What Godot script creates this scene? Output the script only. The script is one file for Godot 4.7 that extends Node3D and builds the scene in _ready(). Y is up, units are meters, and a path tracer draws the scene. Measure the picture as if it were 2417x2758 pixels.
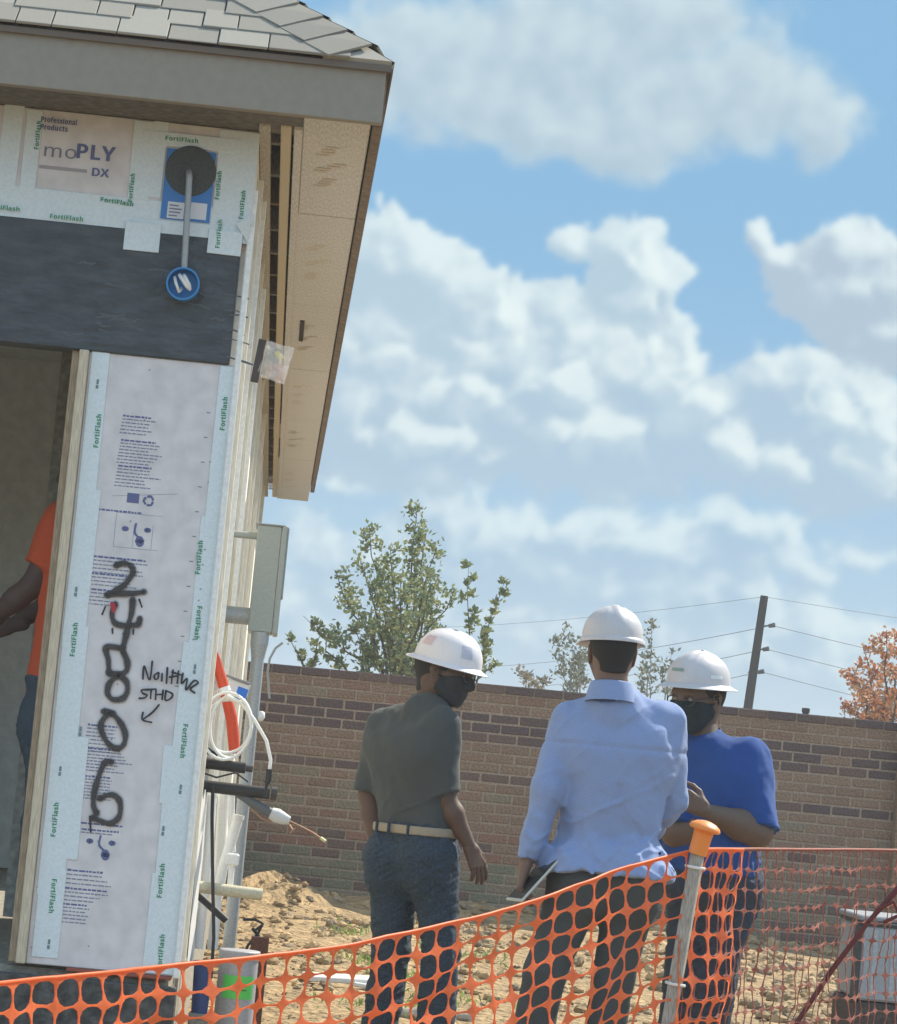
extends Node3D
# A building site seen from a parked car: the corner of an unfinished house, three people in hard hats, a brick wall, a safety net.

const HOUSE_AT := Vector3(-0.785, 0.0, -10.4)
const HOUSE_TURN := 0.05271
const WALL_Z := -26.5

var rng := RandomNumberGenerator.new()
var taken := {}
var tex := {}
var house: Node3D


# ---------------------------------------------------------------- mesh builder
class MB:
	var v := PackedVector3Array()
	var n := PackedVector3Array()
	var c := PackedColorArray()
	var colored := false
	var tint := Color.WHITE

	func tri(a: Vector3, b: Vector3, d: Vector3, na: Vector3, nb: Vector3, nd: Vector3) -> void:
		if (b - a).cross(d - a).dot(na + nb + nd) > 0.0:
			v.append(a); v.append(d); v.append(b); n.append(na); n.append(nd); n.append(nb)
		else:
			v.append(a); v.append(b); v.append(d); n.append(na); n.append(nb); n.append(nd)
		if colored:
			c.append(tint); c.append(tint); c.append(tint)

	func flat(a: Vector3, b: Vector3, d: Vector3, out: Vector3) -> void:
		var m := (b - a).cross(d - a).normalized()
		if m.dot(out) < 0.0:
			m = -m
		tri(a, b, d, m, m, m)

	func quad(a: Vector3, b: Vector3, d: Vector3, e: Vector3, out: Vector3) -> void:
		flat(a, b, d, out)
		flat(a, d, e, out)

	func box(at: Vector3, s: Vector3, bev := 0.0, basis := Basis()) -> MB:
		var h := s * 0.5
		var pts := []
		for i in 8:
			var sg := Vector3(1 if i & 1 else -1, 1 if i & 2 else -1, 1 if i & 4 else -1)
			var row := []
			for ax in 3:
				var p := sg * (h - Vector3.ONE * bev)
				p[ax] = sg[ax] * h[ax]
				row.append(at + basis * p)
			pts.append(row)
		for ax in 3:
			var o1 := 1 << ((ax + 1) % 3)
			var o2 := 1 << ((ax + 2) % 3)
			for sd in 2:
				var b0 := (1 << ax) * sd
				var out := Vector3.ZERO
				out[ax] = 1.0 if sd else -1.0
				quad(pts[b0][ax], pts[b0 | o1][ax], pts[b0 | o1 | o2][ax], pts[b0 | o2][ax], basis * out)
		if bev > 0.0:
			for ax in 3:
				var o := 1 << ax
				var a1 := (ax + 1) % 3
				var a2 := (ax + 2) % 3
				for k in 4:
					var b0 := ((1 << a1) if k & 1 else 0) | ((1 << a2) if k & 2 else 0)
					var out := Vector3.ZERO
					out[a1] = 1.0 if k & 1 else -1.0
					out[a2] = 1.0 if k & 2 else -1.0
					quad(pts[b0][a1], pts[b0 | o][a1], pts[b0 | o][a2], pts[b0][a2], basis * out)
			for i in 8:
				var out := Vector3(1 if i & 1 else -1, 1 if i & 2 else -1, 1 if i & 4 else -1)
				flat(pts[i][0], pts[i][1], pts[i][2], basis * out)
		return self

	func tube(pts: Array, radii, sides := 8, caps := true) -> MB:
		var up := Vector3(0.31, 0.9, 0.2).normalized()
		var prev := []
		var prevn := []
		var count := pts.size()
		var first_dir: Vector3 = (pts[1] - pts[0]).normalized()
		if absf(first_dir.dot(up)) > 0.9:
			up = Vector3(1, 0.1, 0.2).normalized()
		var side := up.cross(first_dir).normalized()
		for i in count:
			var dir: Vector3 = (pts[mini(i + 1, count - 1)] - pts[maxi(i - 1, 0)]).normalized()
			side = (side - dir * side.dot(dir)).normalized()
			var oth := dir.cross(side)
			var r: float = radii[i] if radii is Array else radii
			var ring := []
			var rn := []
			for k in sides:
				var t := TAU * k / sides
				var m := side * cos(t) + oth * sin(t)
				ring.append(pts[i] + m * r)
				rn.append(m)
			if i > 0:
				for k in sides:
					var k2 := (k + 1) % sides
					tri(prev[k], prev[k2], ring[k2], prevn[k], prevn[k2], rn[k2])
					tri(prev[k], ring[k2], ring[k], prevn[k], rn[k2], rn[k])
			if caps and (i == 0 or i == count - 1):
				var out := -dir if i == 0 else dir
				for k in sides:
					tri(pts[i], ring[k], ring[(k + 1) % sides], out, out, out)
			prev = ring
			prevn = rn
		return self

	# profile of (radius, height) pairs turned round the y axis of xf, smooth except where a profile point repeats
	func lathe(xf: Transform3D, profile: Array, seg := 24, sx := 1.0, sz := 1.0) -> MB:
		for i in profile.size() - 1:
			var p: Vector2 = profile[i]
			var q: Vector2 = profile[i + 1]
			if p.distance_to(q) < 1e-6:
				continue
			var n0 := _slope(profile, i)
			var n1 := _slope(profile, i + 1)
			if i > 0 and profile[i - 1].distance_to(p) < 1e-6:
				n0 = _norm2(p, q)
			if i + 2 < profile.size() and profile[i + 2].distance_to(q) < 1e-6:
				n1 = _norm2(p, q)
			for k in seg:
				var t0 := TAU * k / seg
				var t1 := TAU * (k + 1) / seg
				var quad_p := []
				var quad_n := []
				for e in [[p, n0, t0], [p, n0, t1], [q, n1, t1], [q, n1, t0]]:
					quad_p.append(xf * Vector3(e[0].x * cos(e[2]) * sx, e[0].y, e[0].x * sin(e[2]) * sz))
					quad_n.append((xf.basis * Vector3(e[1].x * cos(e[2]) / sx, e[1].y, e[1].x * sin(e[2]) / sz)).normalized())
				tri(quad_p[0], quad_p[1], quad_p[2], quad_n[0], quad_n[1], quad_n[2])
				tri(quad_p[0], quad_p[2], quad_p[3], quad_n[0], quad_n[2], quad_n[3])
		return self

	func _norm2(p: Vector2, q: Vector2) -> Vector2:
		var d := (q - p).normalized()
		return Vector2(d.y, -d.x)

	func _slope(profile: Array, i: int) -> Vector2:
		var a: Vector2 = profile[maxi(i - 1, 0)]
		var b: Vector2 = profile[mini(i + 1, profile.size() - 1)]
		if a.distance_to(b) < 1e-6:
			return Vector2(1, 0)
		return _norm2(a, b)

	# a flat stroke of paint or ink lying in the xy plane at height z, rounded at both ends
	func stroke(pts: Array, w: float, z: float) -> MB:
		var fine := []
		for i in pts.size() - 1:
			var p0: Vector2 = pts[maxi(i - 1, 0)]
			var p3: Vector2 = pts[mini(i + 2, pts.size() - 1)]
			for k in 8:
				fine.append(pts[i].cubic_interpolate(pts[i + 1], p0, p3, k / 8.0))
		fine.append(pts[-1])
		var out := Vector3(0, 0, 1)
		var last := []
		for i in fine.size():
			var d: Vector2 = (fine[mini(i + 1, fine.size() - 1)] - fine[maxi(i - 1, 0)]).normalized()
			var s := Vector2(-d.y, d.x) * w * 0.5 * (0.93 + 0.13 * sin(i * 0.31 + fine[0].x * 90.0) + 0.05 * sin(i * 0.83))
			var pair := [Vector3(fine[i].x + s.x, fine[i].y + s.y, z), Vector3(fine[i].x - s.x, fine[i].y - s.y, z)]
			if i > 0:
				quad(last[0], pair[0], pair[1], last[1], out)
			last = pair
		for e in [fine[0], fine[-1]]:
			for k in 10:
				var t0 := TAU * k / 10.0
				var t1 := TAU * (k + 1) / 10.0
				flat(Vector3(e.x, e.y, z + 0.0002), Vector3(e.x + cos(t0) * w * 0.47, e.y + sin(t0) * w * 0.47, z + 0.0002), Vector3(e.x + cos(t1) * w * 0.47, e.y + sin(t1) * w * 0.47, z + 0.0002), out)
		return self

	func rect(x0: float, y0: float, x1: float, y1: float, z: float) -> MB:
		quad(Vector3(x0, y0, z), Vector3(x1, y0, z), Vector3(x1, y1, z), Vector3(x0, y1, z), Vector3(0, 0, 1))
		return self

	func mesh() -> ArrayMesh:
		var arr := []
		arr.resize(Mesh.ARRAY_MAX)
		arr[Mesh.ARRAY_VERTEX] = v
		arr[Mesh.ARRAY_NORMAL] = n
		if colored:
			arr[Mesh.ARRAY_COLOR] = c
		var m := ArrayMesh.new()
		m.add_surface_from_arrays(Mesh.PRIMITIVE_TRIANGLES, arr)
		return m


# ---------------------------------------------------------------- naming and tagging
func numbered(called: String, parent: Node) -> String:
	var key := str(parent.get_instance_id()) + called
	var k: int = taken.get(key, 0)
	taken[key] = k + 1
	return called if k == 0 else "%s_%03d" % [called, k]


func tag(o: Node, label: String, category := "", group := "", kind := "") -> void:
	if label: o.set_meta("label", label)
	if category: o.set_meta("category", category)
	if group: o.set_meta("group", group)
	if kind: o.set_meta("kind", kind)


func thing(called: String, label: String, category: String, at := Vector3.ZERO, turn := 0.0, group := "") -> Node3D:
	var o := Node3D.new()
	o.name = numbered(called, self)
	add_child(o, true)
	o.position = at
	o.rotation.y = turn
	tag(o, label, category, group)
	return o


func put(called: String, shape, material: Material, parent: Node, at := Vector3.ZERO, basis := Basis()) -> MeshInstance3D:
	var o := MeshInstance3D.new()
	o.name = numbered(called, parent)
	o.mesh = shape.mesh() if shape is MB else shape
	o.material_override = material
	o.transform = Transform3D(basis, at)
	parent.add_child(o, true)
	return o


func strip(called: String, material: Material, parent: Node, at: Vector3, size: Vector3, bev := 0.001, basis := Basis()) -> MeshInstance3D:
	var mb := MB.new()
	mb.box(Vector3.ZERO, size, bev)
	return put(called, mb, material, parent, at, basis)


func line(called: String, material: Material, parent: Node, pts: Array, r, sides := 8) -> MeshInstance3D:
	var mb := MB.new()
	mb.tube(pts, r, sides)
	return put(called, mb, material, parent)


func words(called: String, text: String, size: float, material: Material, parent: Node, at: Vector3, turn := 0.0, bold := false, width := 0.0) -> MeshInstance3D:
	var t := TextMesh.new()
	var f := SystemFont.new()
	f.font_names = PackedStringArray(["Droid Sans"])
	f.font_weight = 700 if bold else 400
	t.font = f
	t.text = text
	t.font_size = 32
	t.pixel_size = size / 24.0
	t.depth = 0.0006
	var o := put(called, t, material, parent, at, Basis(Vector3(0, 0, 1), turn))
	if width > 0.0:
		var w := t.get_aabb().size.x
		if w > 0.001:
			o.transform.basis = Basis(Vector3(0, 0, 1), turn) * Basis.from_scale(Vector3(width / w, 1, 1))
	return o


# ---------------------------------------------------------------- materials
func noise_tex(key: String, freq: float, lo: Color, hi: Color, octaves := 4, size := 512, kind := FastNoiseLite.TYPE_SIMPLEX_SMOOTH, mid := -1.0) -> NoiseTexture2D:
	if tex.has(key):
		return tex[key]
	var f := FastNoiseLite.new()
	f.noise_type = kind
	f.frequency = freq
	f.fractal_octaves = octaves
	f.seed = hash(key) % 10000
	var t := NoiseTexture2D.new()
	t.width = size
	t.height = size
	t.seamless = true
	t.noise = f
	var g := Gradient.new()
	g.set_color(0, lo)
	g.set_color(1, hi)
	if mid > 0.0:
		g.set_offset(0, mid - 0.12)
		g.set_offset(1, mid + 0.12)
	t.color_ramp = g
	tex[key] = t
	return t


func gray(a: float) -> Color:
	return Color(a, a, a)


# linear base colour; mottle 0..1 is how far the noise darkens it; scale in repeats per metre
func mat(c: Color, rough := 0.8, mottle := 0.0, scale := 1.0, bump := 0.0, opts := {}) -> StandardMaterial3D:
	var m := StandardMaterial3D.new()
	m.albedo_color = c.linear_to_srgb()
	m.roughness = rough
	if mottle > 0.0 or bump > 0.0:
		m.uv1_triplanar = true
		m.uv1_world_triplanar = opts.get("world", false)
		m.uv1_scale = opts.get("stretch", Vector3.ONE) * scale
	if mottle > 0.0:
		var lo := 1.0 - mottle
		var kind: String = opts.get("tex", "mottle")
		match kind:
			"mottle": m.albedo_texture = noise_tex("mottle%.2f" % mottle, 0.02, gray(lo), Color.WHITE, 6)
			"speck": m.albedo_texture = noise_tex("speck%.2f" % mottle, 0.09, gray(lo), Color.WHITE, 3)
			"patch": m.albedo_texture = noise_tex("patch%.2f" % mottle, 0.008, gray(lo), Color.WHITE, 5)
	if bump > 0.0:
		m.heightmap_enabled = false
		m.normal_enabled = true
		var key := "bump"
		if not tex.has(key):
			var t := noise_tex(key, 0.05, Color.BLACK, Color.WHITE, 5)
			t.as_normal_map = true
			t.bump_strength = 6.0
		m.normal_texture = tex[key]
		m.normal_scale = bump
	if opts.has("metal"): m.metallic = opts.metal
	if opts.has("spec"): m.metallic_specular = opts.spec
	if opts.has("back"):
		m.backlight_enabled = true
		m.backlight = opts.back.linear_to_srgb()
	if opts.has("rim"):
		m.rim_enabled = true
		m.rim = opts.rim
		m.rim_tint = 0.5
	if opts.has("sss"):
		m.subsurf_scatter_enabled = true
		m.subsurf_scatter_strength = opts.sss
	return m


# ---------------------------------------------------------------- smooth bodies: capsules joined on a grid, meshed as surface nets
# one prim: [a, b, ra, rb, flatten direction, flatten factor, blend, flat end at b, cut away]
func cap(a: Vector3, b: Vector3, ra: float, rb: float, k := 0.03, fd := Vector3.ZERO, fk := 1.0, flat_end := false, cut := false) -> Array:
	return [a, b, ra, rb, fd, fk, k, flat_end, cut]


func blob(mb: MB, prims: Array, cell: float, cuts := [], disp = null, band := 0.03) -> void:
	var lo := Vector3.INF
	var hi := -Vector3.INF
	for q in prims:
		if q[8]: continue
		var r := maxf(q[2], q[3]) + cell * 3.0
		lo = lo.min(q[0].min(q[1]) - Vector3.ONE * r)
		hi = hi.max(q[0].max(q[1]) + Vector3.ONE * r)
	var nx := int((hi.x - lo.x) / cell) + 2
	var ny := int((hi.y - lo.y) / cell) + 2
	var nz := int((hi.z - lo.z) / cell) + 2
	var sy := nx
	var sz := nx * ny
	var f := PackedFloat32Array()
	f.resize(nx * ny * nz)
	f.fill(10.0)
	for q in prims:
		var a: Vector3 = q[0]
		var b: Vector3 = q[1]
		var ra: float = q[2]
		var dr: float = q[3] - ra
		var fd: Vector3 = q[4]
		var fk: float = q[5] - 1.0
		var k: float = maxf(q[6], 1e-5)
		var flat_end: bool = q[7]
		var cut: bool = q[8]
		var ba := b - a
		var inv := 1.0 / maxf(ba.length_squared(), 1e-9)
		var axis := ba.normalized()
		var r := maxf(ra, q[3]) + k + cell * 3.0
		var p0 := ((a.min(b) - Vector3.ONE * r - lo) / cell).floor()
		var p1 := ((a.max(b) + Vector3.ONE * r - lo) / cell).ceil()
		var x0 := clampi(int(p0.x), 0, nx - 1)
		var x1 := clampi(int(p1.x), 0, nx - 1)
		for iz in range(clampi(int(p0.z), 0, nz - 1), clampi(int(p1.z), 0, nz - 1) + 1):
			for iy in range(clampi(int(p0.y), 0, ny - 1), clampi(int(p1.y), 0, ny - 1) + 1):
				var pa := lo + Vector3(x0, iy, iz) * cell - a
				var at := iz * sz + iy * sy + x0
				for ix in range(x0, x1 + 1):
					var h := clampf(pa.dot(ba) * inv, 0.0, 1.0)
					var d3 := pa - ba * h
					if fk != 0.0:
						d3 += fd * (d3.dot(fd) * fk)
					var d := d3.length() - ra - dr * h
					if flat_end:
						d = maxf(d, (pa - ba).dot(axis))
					var e := f[at]
					if cut:
						if -d > e: f[at] = -d
					elif d < e + k:
						var w := k - absf(d - e)
						f[at] = minf(d, e) if w <= 0.0 else minf(d, e) - w * w * 0.25 / k
					at += 1
					pa.x += cell
	for cu in cuts:
		var cp: Vector3 = cu[0]
		var cn: Vector3 = cu[1]
		for iz in nz:
			for iy in ny:
				var pd := (lo + Vector3(0, iy, iz) * cell - cp).dot(cn)
				var at := iz * sz + iy * sy
				for ix in nx:
					if f[at] < 0.3 and pd > f[at]:
						f[at] = pd
					pd += cn.x * cell
					at += 1
	if disp != null:
		for iz in nz:
			for iy in ny:
				var at := iz * sz + iy * sy
				for ix in nx:
					if absf(f[at]) < band:
						f[at] += disp.call(lo + Vector3(ix, iy, iz) * cell)
					at += 1
	var ids := PackedInt32Array()
	ids.resize(f.size())
	ids.fill(-1)
	var pos := PackedVector3Array()
	var nor := PackedVector3Array()
	var cells := PackedInt32Array()
	var near := cell * 2.2
	for iz in nz - 1:
		for iy in ny - 1:
			var at := iz * sz + iy * sy - 1
			for ix in nx - 1:
				at += 1
				var c0 := f[at]
				if c0 > near or c0 < -near: continue
				var c1 := f[at + 1]
				var c2 := f[at + sy]
				var c3 := f[at + sy + 1]
				var c4 := f[at + sz]
				var c5 := f[at + sz + 1]
				var c6 := f[at + sz + sy]
				var c7 := f[at + sz + sy + 1]
				var neg := int(c0 < 0) + int(c1 < 0) + int(c2 < 0) + int(c3 < 0) + int(c4 < 0) + int(c5 < 0) + int(c6 < 0) + int(c7 < 0)
				if neg == 0 or neg == 8: continue
				var s := Vector3.ZERO
				var m := 0
				if (c0 < 0) != (c1 < 0): s += Vector3(c0 / (c0 - c1), 0, 0); m += 1
				if (c2 < 0) != (c3 < 0): s += Vector3(c2 / (c2 - c3), 1, 0); m += 1
				if (c4 < 0) != (c5 < 0): s += Vector3(c4 / (c4 - c5), 0, 1); m += 1
				if (c6 < 0) != (c7 < 0): s += Vector3(c6 / (c6 - c7), 1, 1); m += 1
				if (c0 < 0) != (c2 < 0): s += Vector3(0, c0 / (c0 - c2), 0); m += 1
				if (c1 < 0) != (c3 < 0): s += Vector3(1, c1 / (c1 - c3), 0); m += 1
				if (c4 < 0) != (c6 < 0): s += Vector3(0, c4 / (c4 - c6), 1); m += 1
				if (c5 < 0) != (c7 < 0): s += Vector3(1, c5 / (c5 - c7), 1); m += 1
				if (c0 < 0) != (c4 < 0): s += Vector3(0, 0, c0 / (c0 - c4)); m += 1
				if (c1 < 0) != (c5 < 0): s += Vector3(1, 0, c1 / (c1 - c5)); m += 1
				if (c2 < 0) != (c6 < 0): s += Vector3(0, 1, c2 / (c2 - c6)); m += 1
				if (c3 < 0) != (c7 < 0): s += Vector3(1, 1, c3 / (c3 - c7)); m += 1
				ids[at] = pos.size()
				cells.append(at)
				pos.append(lo + (Vector3(ix, iy, iz) + s / m) * cell)
				nor.append(Vector3(c1 + c3 + c5 + c7 - c0 - c2 - c4 - c6, c2 + c3 + c6 + c7 - c0 - c1 - c4 - c5, c4 + c5 + c6 + c7 - c0 - c1 - c2 - c3).normalized())
	for at in cells:
		var e := f[at] < 0
		for ax in 3:
			var st: int = [1, sy, sz][ax]
			if (f[at + st] < 0) == e: continue
			var u: int = [sy, sz, 1][ax]
			var w: int = [sz, 1, sy][ax]
			if at - u - w < 0: continue
			var i0 := ids[at]
			var i1 := ids[at - u]
			var i2 := ids[at - u - w]
			var i3 := ids[at - w]
			if i1 < 0 or i2 < 0 or i3 < 0: continue
			mb.tri(pos[i0], pos[i1], pos[i2], nor[i0], nor[i1], nor[i2])
			mb.tri(pos[i0], pos[i2], pos[i3], nor[i0], nor[i2], nor[i3])


# ---------------------------------------------------------------- sky
var cloud_noise := FastNoiseLite.new()
var puff_noise := FastNoiseLite.new()

func blobs(list: Array, x: float, y: float) -> float:
	var best := -3.0
	for q in list:
		var dx: float = (x - q[0]) / q[2]
		var dy: float = (y - q[1]) / q[3]
		var s := dx * dx + dy * dy
		if s < 9.0:
			var d := 1.0 - sqrt(s)
			best = maxf(best, d) if absf(best - d) > 0.3 else maxf(best, d) + 0.25 * (0.3 - absf(best - d)) * (0.3 - absf(best - d)) / 0.3
	return best


# bumpy: how rough the outline; returns the cloud's depth inside its outline
func cloud(list: Array, x: float, y: float, rough: float) -> float:
	var b := blobs(list, x, y)
	if b < -1.2: return b
	return b + rough * (puff_noise.get_noise_2d(x, y) + 0.25)


func over(c: Color, list: Array, x: float, y: float, rough: float, soft: float, thick: float, dark: Color, bright: Color, relief: float, base := 0.30) -> Color:
	var wx := x + 0.35 * cloud_noise.get_noise_2d(x * 1.3, y * 1.3)
	var wy := y + 0.25 * cloud_noise.get_noise_2d(x * 1.3 + 40.0, y * 1.3)
	var f := cloud(list, wx, wy, rough)
	if f < 0.0: return c
	var a := smoothstep(0.0, soft, f) * thick
	var toward := cloud(list, wx + 0.14, wy + 0.22, rough)
	var big := blobs(list, wx + 0.25, wy + 0.5)
	var lit := clampf(base + relief * (f - toward) + 0.5 * relief * clampf(0.30 - big, -0.4, 0.6) + 0.30 * cloud_noise.get_noise_2d(x * 2.0 + 9.0, y * 2.0), 0.0, 1.0)
	return c.lerp(dark.lerp(bright, smoothstep(0.0, 1.0, lit)), a)


func air(el: float) -> Color:
	var t := clampf(el / 90.0, 0.0, 1.0)
	var c := Color(0.46, 0.65, 0.80).lerp(Color(0.25, 0.485, 0.735), smoothstep(0.0, 0.13, t))
	return c.lerp(Color(0.11, 0.27, 0.58), smoothstep(0.13, 1.0, t))


# sky dimmed ahead and kept brighter behind the camera, to fill the shaded fronts
func sky_fill(d: Vector3) -> float:
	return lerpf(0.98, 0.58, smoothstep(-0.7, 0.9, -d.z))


func make_sky() -> PanoramaSkyMaterial:
	var groups := [[[1.62,13.64,3.63,1.58], [-1.46,13.26,2.20,1.62], [0.26,12.58,2.67,0.81], [3.09,12.44,1.43,1.00], [4.87,13.14,2.20,1.24], [6.45,12.69,1.05,0.81], [3.39,14.53,2.29,1.05], [-3.19,13.00,1.81,1.24], [2.57,11.84,1.15,0.57], [1.57,12.13,1.91,0.67]], [[-1.95,9.43,1.00,1.00], [-0.87,9.25,1.10,0.81], [0.08,8.48,1.15,0.91], [0.85,8.46,0.81,0.62], [-1.48,7.57,2.20,1.81], [2.95,9.83,0.74,0.81], [1.96,10.03,0.44,0.40], [3.14,8.94,0.96,1.15], [3.76,9.57,0.40,0.44], [2.33,8.11,1.81,1.24], [0.38,7.36,3.15,1.24]], [[7.13,10.30,0.91,0.81], [5.54,10.51,0.29,0.40], [6.00,10.12,0.57,0.38], [6.49,9.97,0.67,0.57], [7.20,9.55,1.24,1.00], [8.13,9.80,0.96,0.76], [8.11,8.86,1.05,0.86]], [[4.22,7.46,0.81,0.81], [4.90,7.42,0.72,0.62], [1.92,7.41,1.05,0.67], [6.32,7.59,1.43,0.91], [7.58,7.21,1.34,0.91], [2.27,6.67,5.73,1.24], [7.17,6.51,2.87,1.10], [5.45,6.56,1.53,0.86], [-1.54,6.22,2.87,1.15], [0.82,6.73,2.87,1.05], [2.67,7.57,2.48,0.86]], [[0.05,4.65,1.05,0.81], [-2.02,5.22,0.86,0.34], [5.69,3.82,0.81,0.63], [5.05,3.48,0.72,0.72], [3.51,3.62,1.81,0.86], [6.98,3.08,0.86,0.76], [1.36,4.00,1.91,0.86], [1.22,2.46,6.21,1.34], [6.00,2.42,4.97,1.05], [3.90,4.62,1.15,0.48], [-2.65,2.76,0.86,0.86], [5.77,5.07,1.05,0.48], [3.43,4.48,4.78,0.57], [-0.80,3.51,2.39,1.05]], [[4.16,7.65,0.57,0.67], [4.66,7.36,0.48,0.46], [3.97,7.01,0.43,0.38], [7.38,7.34,0.67,0.53], [8.07,7.06,0.48,0.43], [2.11,7.42,0.72,0.46], [1.84,6.63,0.40,0.34], [0.29,7.21,0.91,0.38], [5.45,6.52,0.67,0.43], [6.24,6.25,0.76,0.38], [7.94,6.39,0.76,0.48], [0.75,8.54,0.38,0.48], [3.27,9.53,0.40,0.67], [-0.38,6.14,1.05,0.38], [2.86,6.53,0.67,0.43]]]
	cloud_noise.noise_type = FastNoiseLite.TYPE_SIMPLEX_SMOOTH
	cloud_noise.frequency = 0.55
	cloud_noise.fractal_octaves = 5
	cloud_noise.seed = 5
	puff_noise.noise_type = FastNoiseLite.TYPE_SIMPLEX_SMOOTH
	puff_noise.frequency = 0.75
	puff_noise.fractal_octaves = 5
	puff_noise.fractal_gain = 0.58
	puff_noise.seed = 11
	var w := 512
	var h := 256
	var far := FastNoiseLite.new()
	far.noise_type = FastNoiseLite.TYPE_SIMPLEX_SMOOTH
	far.frequency = 2.2
	far.fractal_octaves = 5
	far.seed = 3
	var data := PackedFloat32Array()
	data.resize(w * h * 3)
	for j in h:
		var el := 90.0 - (j + 0.5) * 180.0 / h
		for i in w:
			var az := (i + 0.5) * TAU / w
			var d := Vector3(sin(az) * cos(deg_to_rad(el)), sin(deg_to_rad(el)), -cos(az) * cos(deg_to_rad(el)))
			var c := air(el)
			if el > -2.0:
				var f := far.get_noise_3d(d.x, d.y * 2.2, d.z) + 0.12
				var up := far.get_noise_3d(d.x + 0.03, (d.y + 0.05) * 2.2, d.z - 0.03) + 0.12
				c = c.lerp(Color(0.44, 0.56, 0.68).lerp(Color(0.80, 0.88, 0.90), clampf(0.4 + 2.4 * (f - up), 0.0, 1.0)), smoothstep(0.0, 0.28, f) * 0.9)
			else:
				c = Color(0.33, 0.28, 0.19)
			c *= sky_fill(d)
			var at := (j * w + i) * 3
			data[at] = c.r; data[at + 1] = c.g; data[at + 2] = c.b
	var im := Image.create_from_data(w, h, false, Image.FORMAT_RGBF, data.to_byte_array())
	im.resize(4096, 2048, Image.INTERPOLATE_BILINEAR)
	var per := 4096.0 / 360.0
	for j in range(int((90.0 - 19.5) * per), int((90.0 + 2.0) * per)):
		var el := 90.0 - (j + 0.5) / per
		for i in range(-int(14.0 * per), int(14.0 * per)):
			var az := (i + 0.5) / per
			var edge := smoothstep(14.0, 10.0, absf(az)) * smoothstep(19.5, 16.5, el)
			var c := air(el)
			var hz := smoothstep(7.5, 1.0, el)
			c = c.lerp(Color(0.44, 0.62, 0.77), 0.55 * hz)
			c = over(c, groups[4], az, el, 0.7, 0.42, 0.8, Color(0.40, 0.57, 0.72), Color(0.76, 0.89, 0.91), 0.9, 0.30)
			c = over(c, groups[0], az, el, 0.34, 0.55, 0.97, Color(0.43, 0.565, 0.67), Color(0.63, 0.77, 0.82), 0.4, 0.48)
			c = over(c, groups[1], az, el, 0.5, 0.11, 0.96, Color(0.46, 0.61, 0.72), Color(0.76, 0.88, 0.90), 0.95, 0.22)
			c = over(c, groups[2], az, el, 0.5, 0.16, 0.95, Color(0.44, 0.56, 0.67), Color(0.79, 0.90, 0.91), 0.9, 0.25)
			c = over(c, groups[3], az, el, 0.5, 0.22, 0.92, Color(0.42, 0.575, 0.71), Color(0.78, 0.89, 0.90), 0.9, 0.16)
			c = over(c, groups[5], az, el, 1.0, 0.6, 0.7, Color(0.52, 0.67, 0.765), Color(0.84, 0.95, 0.94), 1.1, 0.28)
			c = c.lerp(Color(0.60, 0.76, 0.85), 0.35 * smoothstep(4.5, 0.3, el))
			var ra := deg_to_rad(az)
			var re := deg_to_rad(el)
			c *= sky_fill(Vector3(sin(ra) * cos(re), sin(re), -cos(ra) * cos(re)))
			var x := (i + 4096) % 4096
			im.set_pixel(x, j, im.get_pixel(x, j).lerp(c, edge))
	var m := PanoramaSkyMaterial.new()
	m.panorama = ImageTexture.create_from_image(im)
	return m


# ---------------------------------------------------------------- ground
func ground_height(x: float, z: float) -> float:
	var y := 0.035 * cloud_noise.get_noise_2d(x * 2.0, z * 2.0) + 0.02 * puff_noise.get_noise_2d(x * 9.0, z * 9.0)
	var near_wall := smoothstep(-25.0, -26.3, z)
	y += near_wall * (0.03 + 0.05 * maxf(0.0, cloud_noise.get_noise_2d(x * 3.0, 7.0)))
	y += 0.26 * exp(-(pow((x + 1.15) / 0.42, 2.0) + pow((z + 25.2) / 0.5, 2.0))) * (1.0 + 0.6 * puff_noise.get_noise_2d(x * 6.0, z * 6.0))
	y += 0.12 * exp(-(pow((x - 0.2) / 1.0, 2.0) + pow((z + 25.9) / 0.4, 2.0)))
	y += 0.10 * exp(-(pow((x - 2.3) / 0.8, 2.0) + pow((z + 25.3) / 0.7, 2.0)))
	y += 0.07 * exp(-(pow((x + 0.3) / 0.9, 2.0) + pow((z + 22.0) / 1.2, 2.0)))
	return y


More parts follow.
